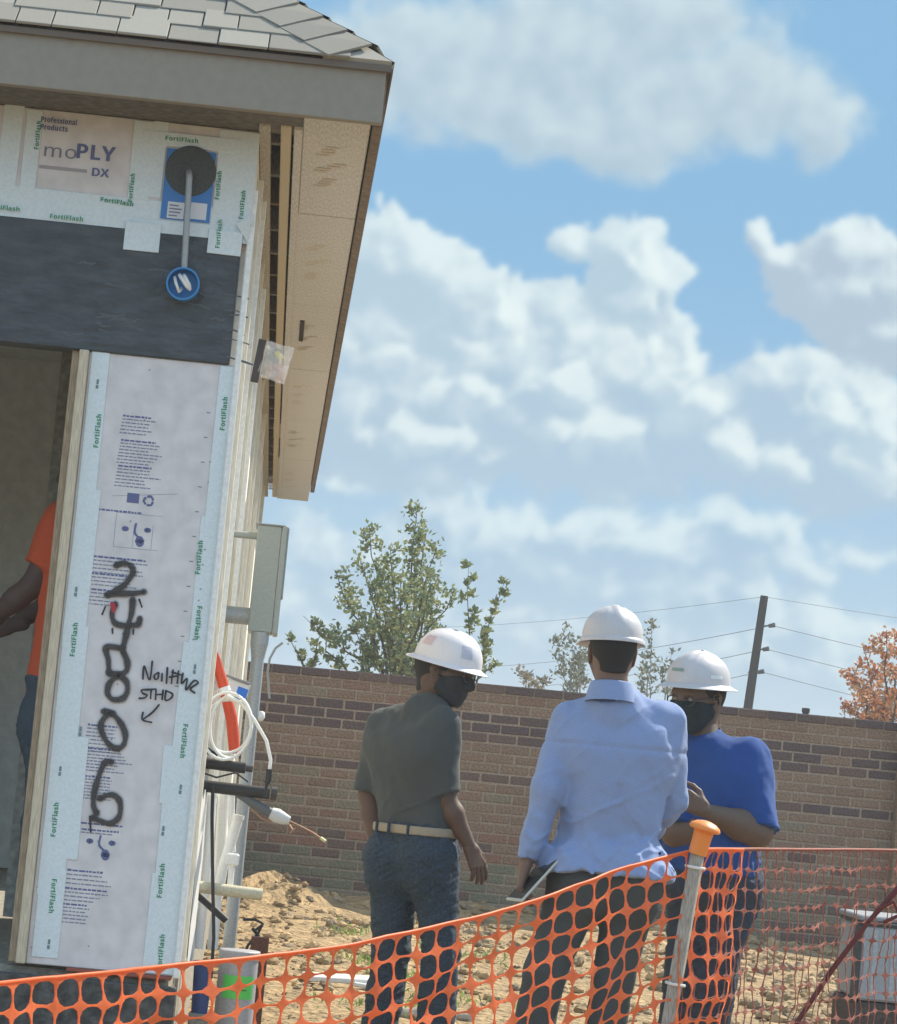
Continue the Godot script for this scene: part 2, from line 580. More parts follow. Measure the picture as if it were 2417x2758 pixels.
func build_ground() -> void:
	var dirt := mat(Color(0.52, 0.365, 0.185), 0.95, 0.42, 0.55, 1.6, {"world": true})
	var mb := MB.new()
	var st := 0.13
	var nx := int(22.0 / st)
	var nz := int(27.0 / st)
	var pts := []
	for j in nz + 1:
		var row := PackedVector3Array()
		for i in nx + 1:
			var x := -10.0 + i * st
			var z := -1.0 - j * st
			row.append(Vector3(x, ground_height(x, z), z))
		pts.append(row)
	var nrm := func(i: int, j: int) -> Vector3:
		var p: Vector3 = pts[j][i]
		var dx := ground_height(p.x + 0.05, p.z) - ground_height(p.x - 0.05, p.z)
		var dz := ground_height(p.x, p.z + 0.05) - ground_height(p.x, p.z - 0.05)
		return Vector3(-dx, 0.1, -dz).normalized()
	var nr := []
	for j in nz + 1:
		var row := PackedVector3Array()
		for i in nx + 1:
			row.append(nrm.call(i, j))
		nr.append(row)
	for j in nz:
		for i in nx:
			mb.tri(pts[j][i], pts[j][i + 1], pts[j + 1][i + 1], nr[j][i], nr[j][i + 1], nr[j + 1][i + 1])
			mb.tri(pts[j][i], pts[j + 1][i + 1], pts[j + 1][i], nr[j][i], nr[j + 1][i + 1], nr[j + 1][i])
	var g := put("building_plot_ground", mb, dirt, self)
	tag(g, "bare sandy yellow building plot ground between the house and the brick wall", "ground", "", "structure")
	var far := MB.new()
	far.box(Vector3(0, -0.3, -60), Vector3(600, 0.4, 500))
	var fg := put("ground", far, mat(Color(0.30, 0.25, 0.15), 0.95, 0.5, 0.05, 0.0, {"world": true}), self)
	tag(fg, "dry open land stretching away behind the brick wall", "ground", "", "structure")
	# clods and stones
	var clod := MB.new()
	var sph := FastNoiseLite.new()
	sph.frequency = 1.1
	sph.seed = 4
	var ring := func(a: float, b: float) -> Vector3:
		var d := Vector3(sin(a) * cos(b), cos(a), sin(a) * sin(b))
		return d * (0.78 + 0.55 * sph.get_noise_3dv(d * 1.3)) * Vector3(1, 0.62, 1)
	for i in 5:
		for k in 8:
			var p0: Vector3 = ring.call(PI * i / 5, TAU * k / 8)
			var p1: Vector3 = ring.call(PI * i / 5, TAU * (k + 1) / 8)
			var p2: Vector3 = ring.call(PI * (i + 1) / 5, TAU * (k + 1) / 8)
			var p3: Vector3 = ring.call(PI * (i + 1) / 5, TAU * k / 8)
			clod.flat(p0, p1, p2, p0 + p2)
			clod.flat(p0, p2, p3, p0 + p2)
	var clod_mesh := clod.mesh()
	var mm := MultiMesh.new()
	mm.transform_format = MultiMesh.TRANSFORM_3D
	mm.use_colors = true
	mm.mesh = clod_mesh
	mm.instance_count = 7600
	for i in 7600:
		var z := 0.0
		var x := 0.0
		for attempt in 12:
			z = -rng.randf_range(9.0, 26.35) if i < 2200 else -rng.randf_range(16.5, 26.4)
			x = rng.randf_range(-2.2, 6.0) if i < 2200 else rng.randf_range(-1.8, 4.8)
			if cloud_noise.get_noise_2d(x * 4.0 + 50.0, z * 2.2) + 0.5 * puff_noise.get_noise_2d(x * 3.0, z * 2.0) > 0.06: break
		var r := 0.008 + 0.055 * pow(rng.randf(), 4.0)
		if i % 3 == 0 and x > 1.6 and z < -17.0:
			r = rng.randf_range(0.03, 0.085)
		if x < -0.6 and z > -26.0 and x < -0.785 - 0.0527 * (-z - 10.4) + 0.25 * (0.0 if z < -11.0 else 2.0):
			r *= 0.5
		var bs := Basis.from_euler(Vector3(rng.randf() * 0.6, rng.randf() * TAU, rng.randf() * 0.6)).scaled(Vector3(r, r * rng.randf_range(0.7, 1.2), r))
		mm.set_instance_transform(i, Transform3D(bs, Vector3(x, ground_height(x, z) + r * 0.15, z)))
		var t := rng.randf_range(0.55, 1.15)
		mm.set_instance_color(i, Color(0.56 * t, 0.40 * t, 0.215 * t) if rng.randf() < 0.8 else Color(0.34 * t, 0.26 * t, 0.17 * t))
	var mmi := MultiMeshInstance3D.new()
	mmi.name = "dirt_clods"
	mmi.multimesh = mm
	var cm := mat(Color.WHITE, 0.95, 0.3, 6.0)
	cm.vertex_color_use_as_albedo = true
	mmi.material_override = cm
	add_child(mmi)
	tag(mmi, "clods, stones and crumbs of dug earth strewn over the plot", "dirt clods", "", "stuff")


# ---------------------------------------------------------------- brick wall
func build_brick_wall() -> void:
	var wall := thing("brick_wall", "long brown brick boundary wall with dark bands behind the workers", "wall", Vector3(0, 0, WALL_Z))
	var bl := 0.258
	var bh := 0.0872
	var top := 2.045
	var rows := 25
	var core := MB.new()
	core.box(Vector3(2, top * 0.5 - 0.1, -0.093), Vector3(34, top + 0.2 - 0.012, 0.2))
	put("mortar", core, mat(Color(0.42, 0.335, 0.255), 0.95, 0.25, 3.0, 0.6), wall)
	var pal := [Color(0.355, 0.24, 0.165), Color(0.33, 0.22, 0.155), Color(0.375, 0.255, 0.175), Color(0.31, 0.20, 0.142), Color(0.34, 0.205, 0.142),
		Color(0.175, 0.12, 0.112), Color(0.155, 0.108, 0.108), Color(0.215, 0.145, 0.12), Color(0.37, 0.20, 0.14), Color(0.36, 0.23, 0.16), Color(0.27, 0.255, 0.18), Color(0.33, 0.27, 0.19)]
	var mats := []
	for c in pal:
		mats.append(mat(c, 0.9, 0.34, 4.0, 0.9, {"world": true}))
	var sizes := [MB.new(), MB.new(), MB.new()]
	sizes[0].box(Vector3.ZERO, Vector3(bl - 0.013, bh - 0.014, 0.09), 0.006)
	sizes[1].box(Vector3.ZERO, Vector3(bl - 0.016, bh - 0.016, 0.09), 0.008)
	sizes[2].box(Vector3.ZERO, Vector3(bl * 0.97 - 0.012, bh - 0.0135, 0.09), 0.005)
	var meshes := [sizes[0].mesh(), sizes[1].mesh(), sizes[2].mesh()]
	var rest_xf := []
	var rest_c := []
	var made := 0
	for r in rows:
		var y := top - (r + 0.5) * bh
		if y < -0.08: break
		var shift := (0.5 * bl if r % 2 else 0.0) + rng.randf_range(-0.02, 0.02)
		var kinds := [0, 1, 2, 0, 1]
		if r == 0 or (r >= 3 and r <= 5): kinds = [5, 6, 7, 6]
		elif r == 9: kinds = [5, 6, 7]
		elif r == 1 or r == 2: kinds = [0, 2, 4, 1, 0]
		elif r >= 10 and r < 15: kinds = [0, 2, 1, 9, 0, 11]
		elif r >= 15 and r < 18: kinds = [3, 8, 9, 8, 7]
		elif r >= 18: kinds = [10, 11, 10, 7]
		for i in range(-58, 74):
			var x := i * bl + shift
			var k: int = kinds[rng.randi() % kinds.size()]
			if rng.randf() < 0.03: k = rng.randi() % 12
			if r >= 15 and r < 18 and x > 1.5: k = [0, 9, 1, 7, 11][rng.randi() % 5]
			var at := Vector3(x, y, -0.03 + rng.randf_range(-0.003, 0.003) + (0.012 if r == 0 else 0.0))
			var b := Basis.from_euler(Vector3(rng.randf_range(-0.006, 0.006), rng.randf_range(-0.006, 0.006), rng.randf_range(-0.008, 0.008)))
			# the bricks that the photograph shows between and beside the workers are each their own piece
			var open := (x > -1.7 and x < -0.35) or (x > 0.35 and x < 1.05 and r < 21) or (x > 2.65 and x < 4.2)
			if r == 0 and x > -1.7 and x < 4.2: open = true
			if open and y > -0.02 and made < 300:
				put("brick", meshes[rng.randi() % 3], mats[k], wall, at, b)
				made += 1
			else:
				rest_xf.append(Transform3D(b, at))
				rest_c.append(pal[k])
	var mm := MultiMesh.new()
	mm.transform_format = MultiMesh.TRANSFORM_3D
	mm.use_colors = true
	mm.mesh = meshes[0]
	mm.instance_count = rest_xf.size()
	for i in rest_xf.size():
		mm.set_instance_transform(i, rest_xf[i])
		mm.set_instance_color(i, rest_c[i])
	var mmi := MultiMeshInstance3D.new()
	mmi.name = "bricks"
	mmi.multimesh = mm
	var m := mat(Color.WHITE, 0.9, 0.34, 4.0, 0.9, {"world": true})
	m.vertex_color_use_as_albedo = true
	mmi.material_override = m
	wall.add_child(mmi)
	mmi.set_meta("kind", "stuff")
	# the pier at the right
	var pier := MB.new()
	pier.box(Vector3(4.42, 1.02, 0.09), Vector3(0.56, 2.2, 0.2), 0.01)
	put("pier", pier, mat(Color(0.36, 0.25, 0.155), 0.9, 0.4, 3.0, 0.8), wall)
	var vent := thing("vent_cap", "small dark pipe cap poking up above the brick wall at the right", "vent", Vector3(3.343, 1.9, WALL_Z - 0.35))
	var vb := MB.new()
	vb.lathe(Transform3D(), [Vector2(0.028, 0), Vector2(0.028, 0.16), Vector2(0.028, 0.16), Vector2(0.036, 0.16), Vector2(0.036, 0.20), Vector2(0.036, 0.20), Vector2(0.0, 0.205)], 14)
	put("pipe", vb, mat(Color(0.05, 0.05, 0.055), 0.6), vent)


# ---------------------------------------------------------------- the unfinished house (x to the right along its front, -z deeper, corner of its walls at 0)
func at_house(called: String, label: String, category: String, at: Vector3, group := "") -> Node3D:
	var o := thing(called, label, category, Vector3.ZERO, HOUSE_TURN, group)
	o.position = HOUSE_AT + Basis(Vector3.UP, HOUSE_TURN) * at
	return o


func build_house() -> void:
	house = at_house("unfinished_house", "unfinished house corner with taped sheathing, dark garage header and open plywood eave", "house", Vector3.ZERO)
	var sheathing := mat(Color(0.72, 0.695, 0.70), 0.85, 0.10, 2.2, 0.0, {"tex": "patch"})
	var tape_m := mat(Color(0.70, 0.785, 0.815), 0.45, 0.06, 5.0, 0.3)
	var membrane := mat(Color(0.078, 0.094, 0.107), 0.5, 0.34, 1.1, 0.5, {"stretch": Vector3(0.5, 1.5, 1)})
	var wood := mat(Color(0.74, 0.645, 0.48), 0.8, 0.25, 1.0, 0.3, {"stretch": Vector3(26, 1.2, 26)})
	var wood_dark := mat(Color(0.56, 0.43, 0.29), 0.85, 0.35, 1.0, 0.3, {"stretch": Vector3(26, 1.2, 26)})
	var ply := mat(Color(0.73, 0.715, 0.695), 0.85, 0.2, 1.0, 0.2, {"stretch": Vector3(14, 3, 1.4)})
	var ply_grey := mat(Color(0.60, 0.575, 0.53), 0.9, 0.3, 1.0, 0.2, {"stretch": Vector3(14, 3, 1.4)})
	var paint := mat(Color(0.27, 0.242, 0.195), 0.6, 0.06, 2.0)
	var concrete := mat(Color(0.46, 0.42, 0.34), 0.9, 0.35, 2.0, 0.6)
	var concrete_dark := mat(Color(0.13, 0.13, 0.125), 0.9, 0.5, 1.6, 0.6)
	var green := mat(Color(0.03, 0.25, 0.13), 0.7)
	var ink := mat(Color(0.12, 0.14, 0.29), 0.8)
	var ink_pale := mat(Color(0.22, 0.24, 0.33), 0.8)
	var spray := mat(Color(0.085, 0.08, 0.078), 0.85, 0.45, 16.0)
	spray.transparency = BaseMaterial3D.TRANSPARENCY_ALPHA
	spray.albedo_color.a = 0.86
	var mist := mat(Color(0.09, 0.085, 0.085), 0.9, 0.3, 30.0)
	mist.transparency = BaseMaterial3D.TRANSPARENCY_ALPHA
	mist.albedo_color.a = 0.22
	var marker := mat(Color(0.03, 0.03, 0.038), 0.7)
	var W := 9.6
	var D := 15.25

	# slab
	var slab := MB.new()
	slab.box(Vector3(-W / 2 - 0.01, 0.2, -D / 2 - 0.02), Vector3(W - 0.02, 0.54, D - 0.06), 0.012)
	put("slab", slab, concrete, house)
	var form := MB.new()
	form.box(Vector3(-W / 2 + 0.01, 0.2, 0.012), Vector3(W, 0.50, 0.05), 0.004)
	put("slab_edge", form, concrete_dark, house)

	# front wall: the upper band over the garage door
	var up := MB.new()
	up.box(Vector3(-W / 2, 3.235, -0.06), Vector3(W, 0.40, 0.12), 0.002)
	var upper := put("upper_sheathing", up, sheathing, house)
	strip("flashing_tape", tape_m, upper, Vector3(-W / 2, 3.095, 0.0015), Vector3(W - 0.004, 0.12, 0.003))
	for xx in [[-0.86, 0.07, 3.29, 0.30], [-0.785, 0.055, 3.28, 0.30], [-0.40, 0.075, 3.29, 0.28], [-0.345, 0.05, 3.30, 0.27], [-0.095, 0.085, 3.28, 0.3], [-0.03, 0.06, 3.27, 0.32]]:
		strip("flashing_tape", tape_m, upper, Vector3(xx[0], xx[2], 0.0022 + 0.0012 * absf(sin(xx[0] * 37.0))), Vector3(xx[1], xx[3], 0.003), 0.001, Basis(Vector3(0, 0, 1), 0.012 * sin(xx[0] * 60.0)))
	strip("flashing_tape", tape_m, upper, Vector3(-0.23, 3.375, 0.0045), Vector3(0.34, 0.05, 0.003))
	strip("flashing_tape", tape_m, upper, Vector3(-0.23, 3.058, 0.005), Vector3(0.36, 0.06, 0.003), 0.001, Basis(Vector3(0, 0, 1), 0.01))
	strip("flashing_tape", tape_m, upper, Vector3(-0.37, 3.02, 0.0105), Vector3(0.124, 0.1, 0.006))
	strip("flashing_tape", tape_m, upper, Vector3(-0.082, 3.03, 0.0105), Vector3(0.118, 0.085, 0.006), 0.001, Basis(Vector3(0, 0, 1), -0.015))
	var tb := MB.new()
	tb.flat(Vector3(-0.05, 3.10, 0.014), Vector3(0.004, 3.13, 0.03), Vector3(-0.004, 3.04, 0.014), Vector3(0, 0, 1))
	put("tape_flap", tb, tape_m, upper)
	words("lettering", "mo", 0.046, mat(Color(0.2, 0.21, 0.27), 0.8), upper, Vector3(-0.6865, 3.2915, 0.002), 0.0, false, 0.112)
	words("lettering", "PLY", 0.054, ink, upper, Vector3(-0.564, 3.300, 0.002), 0.0, true, 0.135)
	words("lettering", "DX", 0.030, ink, upper, Vector3(-0.540, 3.232, 0.002), 0.0, true, 0.06)
	words("lettering", "Products", 0.020, ink, upper, Vector3(-0.715, 3.372, 0.0055), 0.0, true, 0.095)
	words("lettering", "Professional", 0.020, ink, upper, Vector3(-0.700, 3.398, 0.0055), 0.0, true, 0.125)
	var gl := MB.new()
	gl.rect(-0.752, 3.226, -0.585, 3.238, 0.0015)
	put("print_line", gl, mat(Color(0.36, 0.34, 0.36), 0.85), upper)
	for e in [[-0.638, 3.06, 0.0], [-0.86, 3.072, 0.0], [-0.268, 3.378, 0.0], [-0.106, 3.058, PI / 2], [-0.035, 3.17, PI / 2], [-0.47, 3.135, -0.06], [-0.125, 3.23, PI / 2], [-0.425, 3.19, PI / 2], [-0.768, 3.34, PI / 2]]:
		words("tape_lettering", "FortiFlash", 0.016, green, upper, Vector3(e[0], e[1], 0.0145 if e[1] < 3.09 else 0.0068), e[2], true, 0.115 if e[2] < 1.0 else 0.10)
	var bl := MB.new()
	bl.box(Vector3(-0.229, 3.218, 0.0075), Vector3(0.172, 0.25, 0.003), 0.0)
	var blue := put("blue_label", bl, mat(Color(0.04, 0.19, 0.52), 0.5), house)
	var label_white := mat(Color(0.66, 0.68, 0.72), 0.5)
	strip("white_panel", label_white, blue, Vector3(-0.264, 3.126, 0.0095), Vector3(0.058, 0.058, 0.003), 0.0)
	strip("white_panel", label_white, blue, Vector3(-0.184, 3.131, 0.0095), Vector3(0.056, 0.058, 0.003), 0.0)
	var wp := MB.new()
	for k in 4:
		wp.rect(-0.287, 3.14 - k * 0.012, -0.287 + [0.032, 0.044, 0.04, 0.03][k], 3.145 - k * 0.012, 0.0125)
	put("printed_text", wp, ink_pale, blue).set_meta("kind", "stuff")

	# dark membrane over the header
	var hb := MB.new()
	hb.box(Vector3(-W / 2 - 0.015, 2.825, -0.052), Vector3(W - 0.02, 0.44, 0.118), 0.004)
	var header := put("header_membrane", hb, membrane, house)
	var scuff := MB.new()
	for k in 26:
		var sx := rng.randf_range(-0.62, -0.06)
		var sy := rng.randf_range(2.64, 2.95)
		if k < 9:
			sx = rng.randf_range(-0.5, -0.36)
			sy = rng.randf_range(2.68, 2.75)
		elif k < 14:
			sx = rng.randf_range(-0.07, -0.03)
			sy = rng.randf_range(2.62, 2.8)
		var pts := [Vector2(sx, sy)]
		for q in 3:
			pts.append(pts[-1] + Vector2(rng.randf_range(0.008, 0.035), rng.randf_range(-0.009, 0.007)))
		scuff.stroke(pts, rng.randf_range(0.003, 0.009), 0.0082 + 0.0002 * k / 26.0)
	put("scuff_mark", scuff, mat(Color(0.17, 0.20, 0.22), 0.7, 0.5, 20.0), header).set_meta("kind", "stuff")

	# column right of the garage door
	var cb := MB.new()
	cb.box(Vector3(-0.255, 1.545, -0.06), Vector3(0.51, 2.12, 0.11), 0.003)
	var column := put("column_sheathing", cb, sheathing, house)
	for e in [[-0.470, 2.33, 0.062, 0.55, 0.003], [-0.462, 1.85, 0.078, 0.55, -0.006], [-0.456, 1.40, 0.086, 0.5, 0.004], [-0.452, 0.98, 0.09, 0.52, -0.003], [-0.448, 0.66, 0.09, 0.30, 0.0], [-0.398, 1.06, 0.05, 0.42, 0.008],
		[-0.028, 2.30, 0.054, 0.6, 0.0], [-0.034, 1.82, 0.066, 0.5, 0.004], [-0.044, 1.38, 0.085, 0.5, -0.005], [-0.052, 0.99, 0.1, 0.42, 0.006], [-0.058, 0.66, 0.108, 0.34, -0.004], [-0.09, 1.17, 0.05, 0.2, 0.02]]:
		strip("flashing_tape", tape_m, column, Vector3(e[0], e[1], -0.0035 + 0.0012 * absf(sin(e[1] * 47.0 + e[0] * 9.0))), Vector3(e[2], e[3], 0.003), 0.001, Basis(Vector3(0, 0, 1), e[4]))
	for e in [[Vector2(-0.455,2.329), 1], [Vector2(-0.026,2.433), 1], [Vector2(-0.061,1.926), 1], [Vector2(-0.461,1.601), 1], [Vector2(-0.042,1.700), -1], [Vector2(-0.049,1.290), -1], [Vector2(-0.462,0.980), 1], [Vector2(-0.442,0.721), -1], [Vector2(-0.079,0.806), 1], [Vector2(-0.055,0.566), 1]]:
		words("tape_lettering", "FortiFlash", 0.0175, green, column, Vector3(e[0].x, e[0].y, 0.0005), PI / 2 * e[1], true, 0.116)
	var small := MB.new()
	for e in [Vector2(-0.472,2.493), Vector2(-0.471,1.767), Vector2(-0.406,1.290), Vector2(-0.461,1.148), Vector2(-0.037,1.540), Vector2(-0.044,1.124), Vector2(-0.089,0.977), Vector2(-0.438,0.557)]:
		small.rect(e.x - 0.005, e.y - 0.017, e.x + 0.004, e.y - 0.004, 0.0005)
		small.rect(e.x - 0.004, e.y - 0.001, e.x + 0.004, e.y + 0.016, 0.0005)
	for k in 12:
		small.rect(-0.086 - k * 0.0012, 2.43 - k * 0.087, -0.073 - k * 0.0012, 2.4335 - k * 0.087, -0.0042)
	put("tape_mark", small, mat(Color(0.16, 0.25, 0.27), 0.8), column).set_meta("kind", "stuff")
	var para := MB.new()
	var head := MB.new()
	for e in [[Vector2(-0.373,2.394), 0.132, 6, 0.0121], [Vector2(-0.371,2.309), 0.162, 8, 0.0113], [Vector2(-0.372,2.219), 0.158, 7, 0.0117], [Vector2(-0.430,2.061), 0.155, 1, 0.0113], [Vector2(-0.432,1.897), 0.211, 5, 0.0136], [Vector2(-0.437,1.838), 0.181, 4, 0.0128], [Vector2(-0.434,1.783), 0.113, 5, 0.0128], [Vector2(-0.383,1.317), 0.113, 8, 0.0128], [Vector2(-0.378,1.237), 0.166, 8, 0.0109], [Vector2(-0.381,1.141), 0.136, 8, 0.0109], [Vector2(-0.395,0.980), 0.166, 1, 0.0113], [Vector2(-0.368,0.959), 0.128, 2, 0.0113], [Vector2(-0.402,0.816), 0.181, 4, 0.0151], [Vector2(-0.403,0.754), 0.173, 4, 0.0136], [Vector2(-0.404,0.700), 0.124, 6, 0.0124]]:
		for k in e[2]:
			var x: float = e[0].x - (0.0012 * k)
			var end: float = x + e[1] * (1.0 if k == 0 and e[2] < 3 else rng.randf_range(0.62, 1.0))
			var y: float = e[0].y - k * e[3]
			var hh := 0.0036 if k > 0 else 0.0052
			while x < end:
				var wl2 := rng.randf_range(0.006, 0.022)
				(head if k == 0 else para).rect(x, y - hh, minf(x + wl2, end), y + hh * rng.randf_range(0.05, 0.4), -0.0045)
				x += wl2 + 0.003
	put("printed_text", para, ink_pale, column).set_meta("kind", "stuff")
	put("printed_heading", head, ink, column).set_meta("kind", "stuff")
	var marks := MB.new()
	for e in [[-0.2895, 2.021, -0.272, 1.962, -0.325, 2.0006, -0.248, 2.0026], [-0.3004, 0.9387, -0.279, 0.877, -0.3357, 0.9186, -0.259, 0.918]]:
		marks.stroke([Vector2(e[0], e[1]), Vector2(e[0] - 0.002, e[1] - 0.03), Vector2(e[2] - 0.006, e[3] + 0.014)], 0.008, -0.0044)
		marks.stroke([Vector2(e[2], e[3] + 0.004), Vector2(e[2] + 0.002, e[3] - 0.006)], 0.03, -0.0042)
		marks.stroke([Vector2(e[4] - 0.004, e[5]), Vector2(e[4] + 0.004, e[5])], 0.018, -0.0044)
		marks.stroke([Vector2(e[6] - 0.004, e[7]), Vector2(e[6] + 0.004, e[7])], 0.018, -0.0044)
	marks.rect(-0.33, 2.092, -0.288, 2.126, -0.0044)
	for k in 3:
		var a := TAU * k / 3.0 + 0.4
		marks.stroke([Vector2(-0.2546, 2.1046) + Vector2(cos(a), sin(a)) * 0.015, Vector2(-0.2546, 2.1046) + Vector2(cos(a + 0.7), sin(a + 0.7)) * 0.017, Vector2(-0.2546, 2.1046) + Vector2(cos(a + 1.4), sin(a + 1.4)) * 0.015], 0.009, -0.0044)
	put("printed_symbol", marks, ink, column).set_meta("kind", "stuff")
	var fr := MB.new()
	for e in [[-0.36, 1.935, -0.36, 2.055], [-0.36, 2.055, -0.205, 2.055], [-0.36, 1.935, -0.205, 1.935], [-0.295, 1.935, -0.295, 2.02], [-0.23, 1.935, -0.23, 2.02], [-0.38, 2.11, -0.16, 2.138]]:
		fr.stroke([Vector2(e[0], e[1]), Vector2((e[0] + e[2]) / 2, (e[1] + e[3]) / 2), Vector2(e[2], e[3])], 0.0015, -0.0046)
	put("printed_frame", fr, ink_pale, column).set_meta("kind", "stuff")
	var strokes := [[Vector2(-0.344,1.870), Vector2(-0.320,1.881), Vector2(-0.293,1.875), Vector2(-0.283,1.853), Vector2(-0.293,1.829), Vector2(-0.309,1.805), Vector2(-0.337,1.783), Vector2(-0.361,1.766)],
	[Vector2(-0.365,1.766), Vector2(-0.313,1.775), Vector2(-0.269,1.781), Vector2(-0.238,1.789)],
	[Vector2(-0.332,1.738), Vector2(-0.340,1.704), Vector2(-0.329,1.674), Vector2(-0.302,1.666), Vector2(-0.272,1.669), Vector2(-0.247,1.675), Vector2(-0.243,1.696)],
	[Vector2(-0.274,1.759), Vector2(-0.273,1.714), Vector2(-0.279,1.676), Vector2(-0.283,1.641), Vector2(-0.290,1.589)],
	[Vector2(-0.290,1.587), Vector2(-0.347,1.586), Vector2(-0.336,1.542), Vector2(-0.330,1.501)],
	[Vector2(-0.289,1.576), Vector2(-0.271,1.544), Vector2(-0.271,1.510), Vector2(-0.300,1.498), Vector2(-0.330,1.497)],
	[Vector2(-0.299,1.492), Vector2(-0.323,1.464), Vector2(-0.327,1.429), Vector2(-0.306,1.409), Vector2(-0.273,1.416), Vector2(-0.260,1.443), Vector2(-0.268,1.476), Vector2(-0.296,1.494)],
	[Vector2(-0.335,1.365), Vector2(-0.309,1.363), Vector2(-0.276,1.336), Vector2(-0.253,1.297), Vector2(-0.253,1.260), Vector2(-0.274,1.243), Vector2(-0.305,1.255), Vector2(-0.331,1.290), Vector2(-0.338,1.323), Vector2(-0.322,1.351), Vector2(-0.301,1.362)],
	[Vector2(-0.288,1.195), Vector2(-0.310,1.192), Vector2(-0.323,1.161), Vector2(-0.332,1.119), Vector2(-0.337,1.077), Vector2(-0.335,1.040), Vector2(-0.321,1.015)],
	[Vector2(-0.317,1.066), Vector2(-0.280,1.084), Vector2(-0.252,1.070), Vector2(-0.242,1.041), Vector2(-0.246,1.007), Vector2(-0.270,0.986), Vector2(-0.304,0.990), Vector2(-0.335,0.999)]]
	var k0 := 0
	for digit in [[0, 1], [2, 3], [4, 5, 6], [7], [8, 9]]:
		var ps := MB.new()
		for k in digit:
			ps.stroke(strokes[k], 0.0195, 0.0012 + 0.0004 * k0)
			k0 += 1
		var dg := put("spray_painted_digit", ps, spray, column)
		var ov := MB.new()
		for k in digit:
			ov.stroke(strokes[k], 0.029, -0.0003 - 0.0002 * k)
		put("overspray", ov, mist, column)
	var red := MB.new()
	red.stroke([Vector2(-0.342, 1.735), Vector2(-0.336, 1.725), Vector2(-0.336, 1.715)], 0.017, 0.007)
	put("red_paint_dab", red, mat(Color(0.42, 0.03, 0.05), 0.7), column)
	var note := MB.new()
	for s in [[Vector2(-0.211,1.489), Vector2(-0.211,1.533), Vector2(-0.188,1.488), Vector2(-0.185,1.552)],
	[Vector2(-0.162,1.515), Vector2(-0.173,1.504), Vector2(-0.169,1.492), Vector2(-0.160,1.496), Vector2(-0.159,1.515)],
	[Vector2(-0.147,1.513), Vector2(-0.146,1.488)],
	[Vector2(-0.131,1.535), Vector2(-0.129,1.482)],
	[Vector2(-0.111,1.529), Vector2(-0.112,1.484)],
	[Vector2(-0.120,1.504), Vector2(-0.096,1.510)],
	[Vector2(-0.092,1.527), Vector2(-0.092,1.486)],
	[Vector2(-0.114,1.522), Vector2(-0.076,1.514)],
	[Vector2(-0.076,1.521), Vector2(-0.077,1.487), Vector2(-0.060,1.504), Vector2(-0.060,1.466), Vector2(-0.036,1.499), Vector2(-0.021,1.493), Vector2(-0.045,1.471), Vector2(-0.029,1.458)],
	[Vector2(-0.190,1.454), Vector2(-0.212,1.450), Vector2(-0.205,1.439), Vector2(-0.192,1.435), Vector2(-0.198,1.425), Vector2(-0.217,1.421)],
	[Vector2(-0.194,1.453), Vector2(-0.164,1.458)],
	[Vector2(-0.179,1.455), Vector2(-0.178,1.425)],
	[Vector2(-0.162,1.455), Vector2(-0.161,1.423)],
	[Vector2(-0.162,1.439), Vector2(-0.138,1.443)],
	[Vector2(-0.138,1.457), Vector2(-0.138,1.425)],
	[Vector2(-0.128,1.456), Vector2(-0.127,1.424), Vector2(-0.109,1.431), Vector2(-0.105,1.447), Vector2(-0.128,1.456)],
	[Vector2(-0.147,1.405), Vector2(-0.167,1.377), Vector2(-0.196,1.351)],
	[Vector2(-0.199,1.374), Vector2(-0.198,1.349), Vector2(-0.167,1.343)],
	[Vector2(-0.365,1.724), Vector2(-0.373,1.697)],
	[Vector2(-0.252,1.761), Vector2(-0.240,1.736)],
	[Vector2(-0.333,1.651), Vector2(-0.331,1.636)],
	[Vector2(-0.261,1.655), Vector2(-0.260,1.640)],
	[Vector2(-0.343,1.002), Vector2(-0.335,0.950)]]:
		note.stroke(s, 0.0072, 0.0056)
	put("handwritten_note", note, marker, column).set_meta("kind", "stuff")

	var nails := MB.new()
	for k in 34:
		for xx in [-0.485, -0.30, -0.045]:
			var c := Vector3(xx + rng.randf_range(-0.012, 0.012), 0.55 + k * 0.061 + rng.randf_range(-0.015, 0.015), -0.0012 if xx != -0.30 else -0.0045)
			if xx == -0.30 and k % 3: continue
			for q in 6:
				nails.flat(c, c + Vector3(cos(TAU * q / 6), sin(TAU * q / 6), 0) * 0.0035, c + Vector3(cos(TAU * (q + 1) / 6), sin(TAU * (q + 1) / 6), 0) * 0.0035, Vector3(0, 0, 1))
	put("nail_head", nails, mat(Color(0.28, 0.29, 0.30), 0.5), column).set_meta("kind", "stuff")

	# jamb of the garage opening, two boards
	var j1 := MB.new()
	j1.box(Vector3(-0.5275, 1.545, -0.045), Vector3(0.033, 2.12, 0.14), 0.003)
	put("jamb_board", j1, wood, house)
	var j2 := MB.new()
	j2.box(Vector3(-0.558, 1.545, -0.085), Vector3(0.026, 2.12, 0.14), 0.003)
	put("jamb_board", j2, wood_dark, house)
	var sill := MB.new()
	sill.box(Vector3(-0.19, 0.478, -0.04), Vector3(0.36, 0.012, 0.1), 0.002)
	put("sill_gasket", sill, mat(Color(0.28, 0.07, 0.045), 0.7), house)

	# right wall with battens catching the sun
	var cream := mat(Color(0.84, 0.82, 0.74), 0.7, 0.10, 2.0)
	# a door-sized opening is added in it to let sun brighten the garage
	var rw := MB.new()
	rw.box(Vector3(-0.061, 1.95, -1.66), Vector3(0.118, 2.95, 3.08), 0.003)
	rw.box(Vector3(-0.061, 3.0, -4.4), Vector3(0.118, 0.85, 2.4), 0.003)
	rw.box(Vector3(-0.061, 1.95, -10.38), Vector3(0.118, 2.95, 9.56), 0.003)
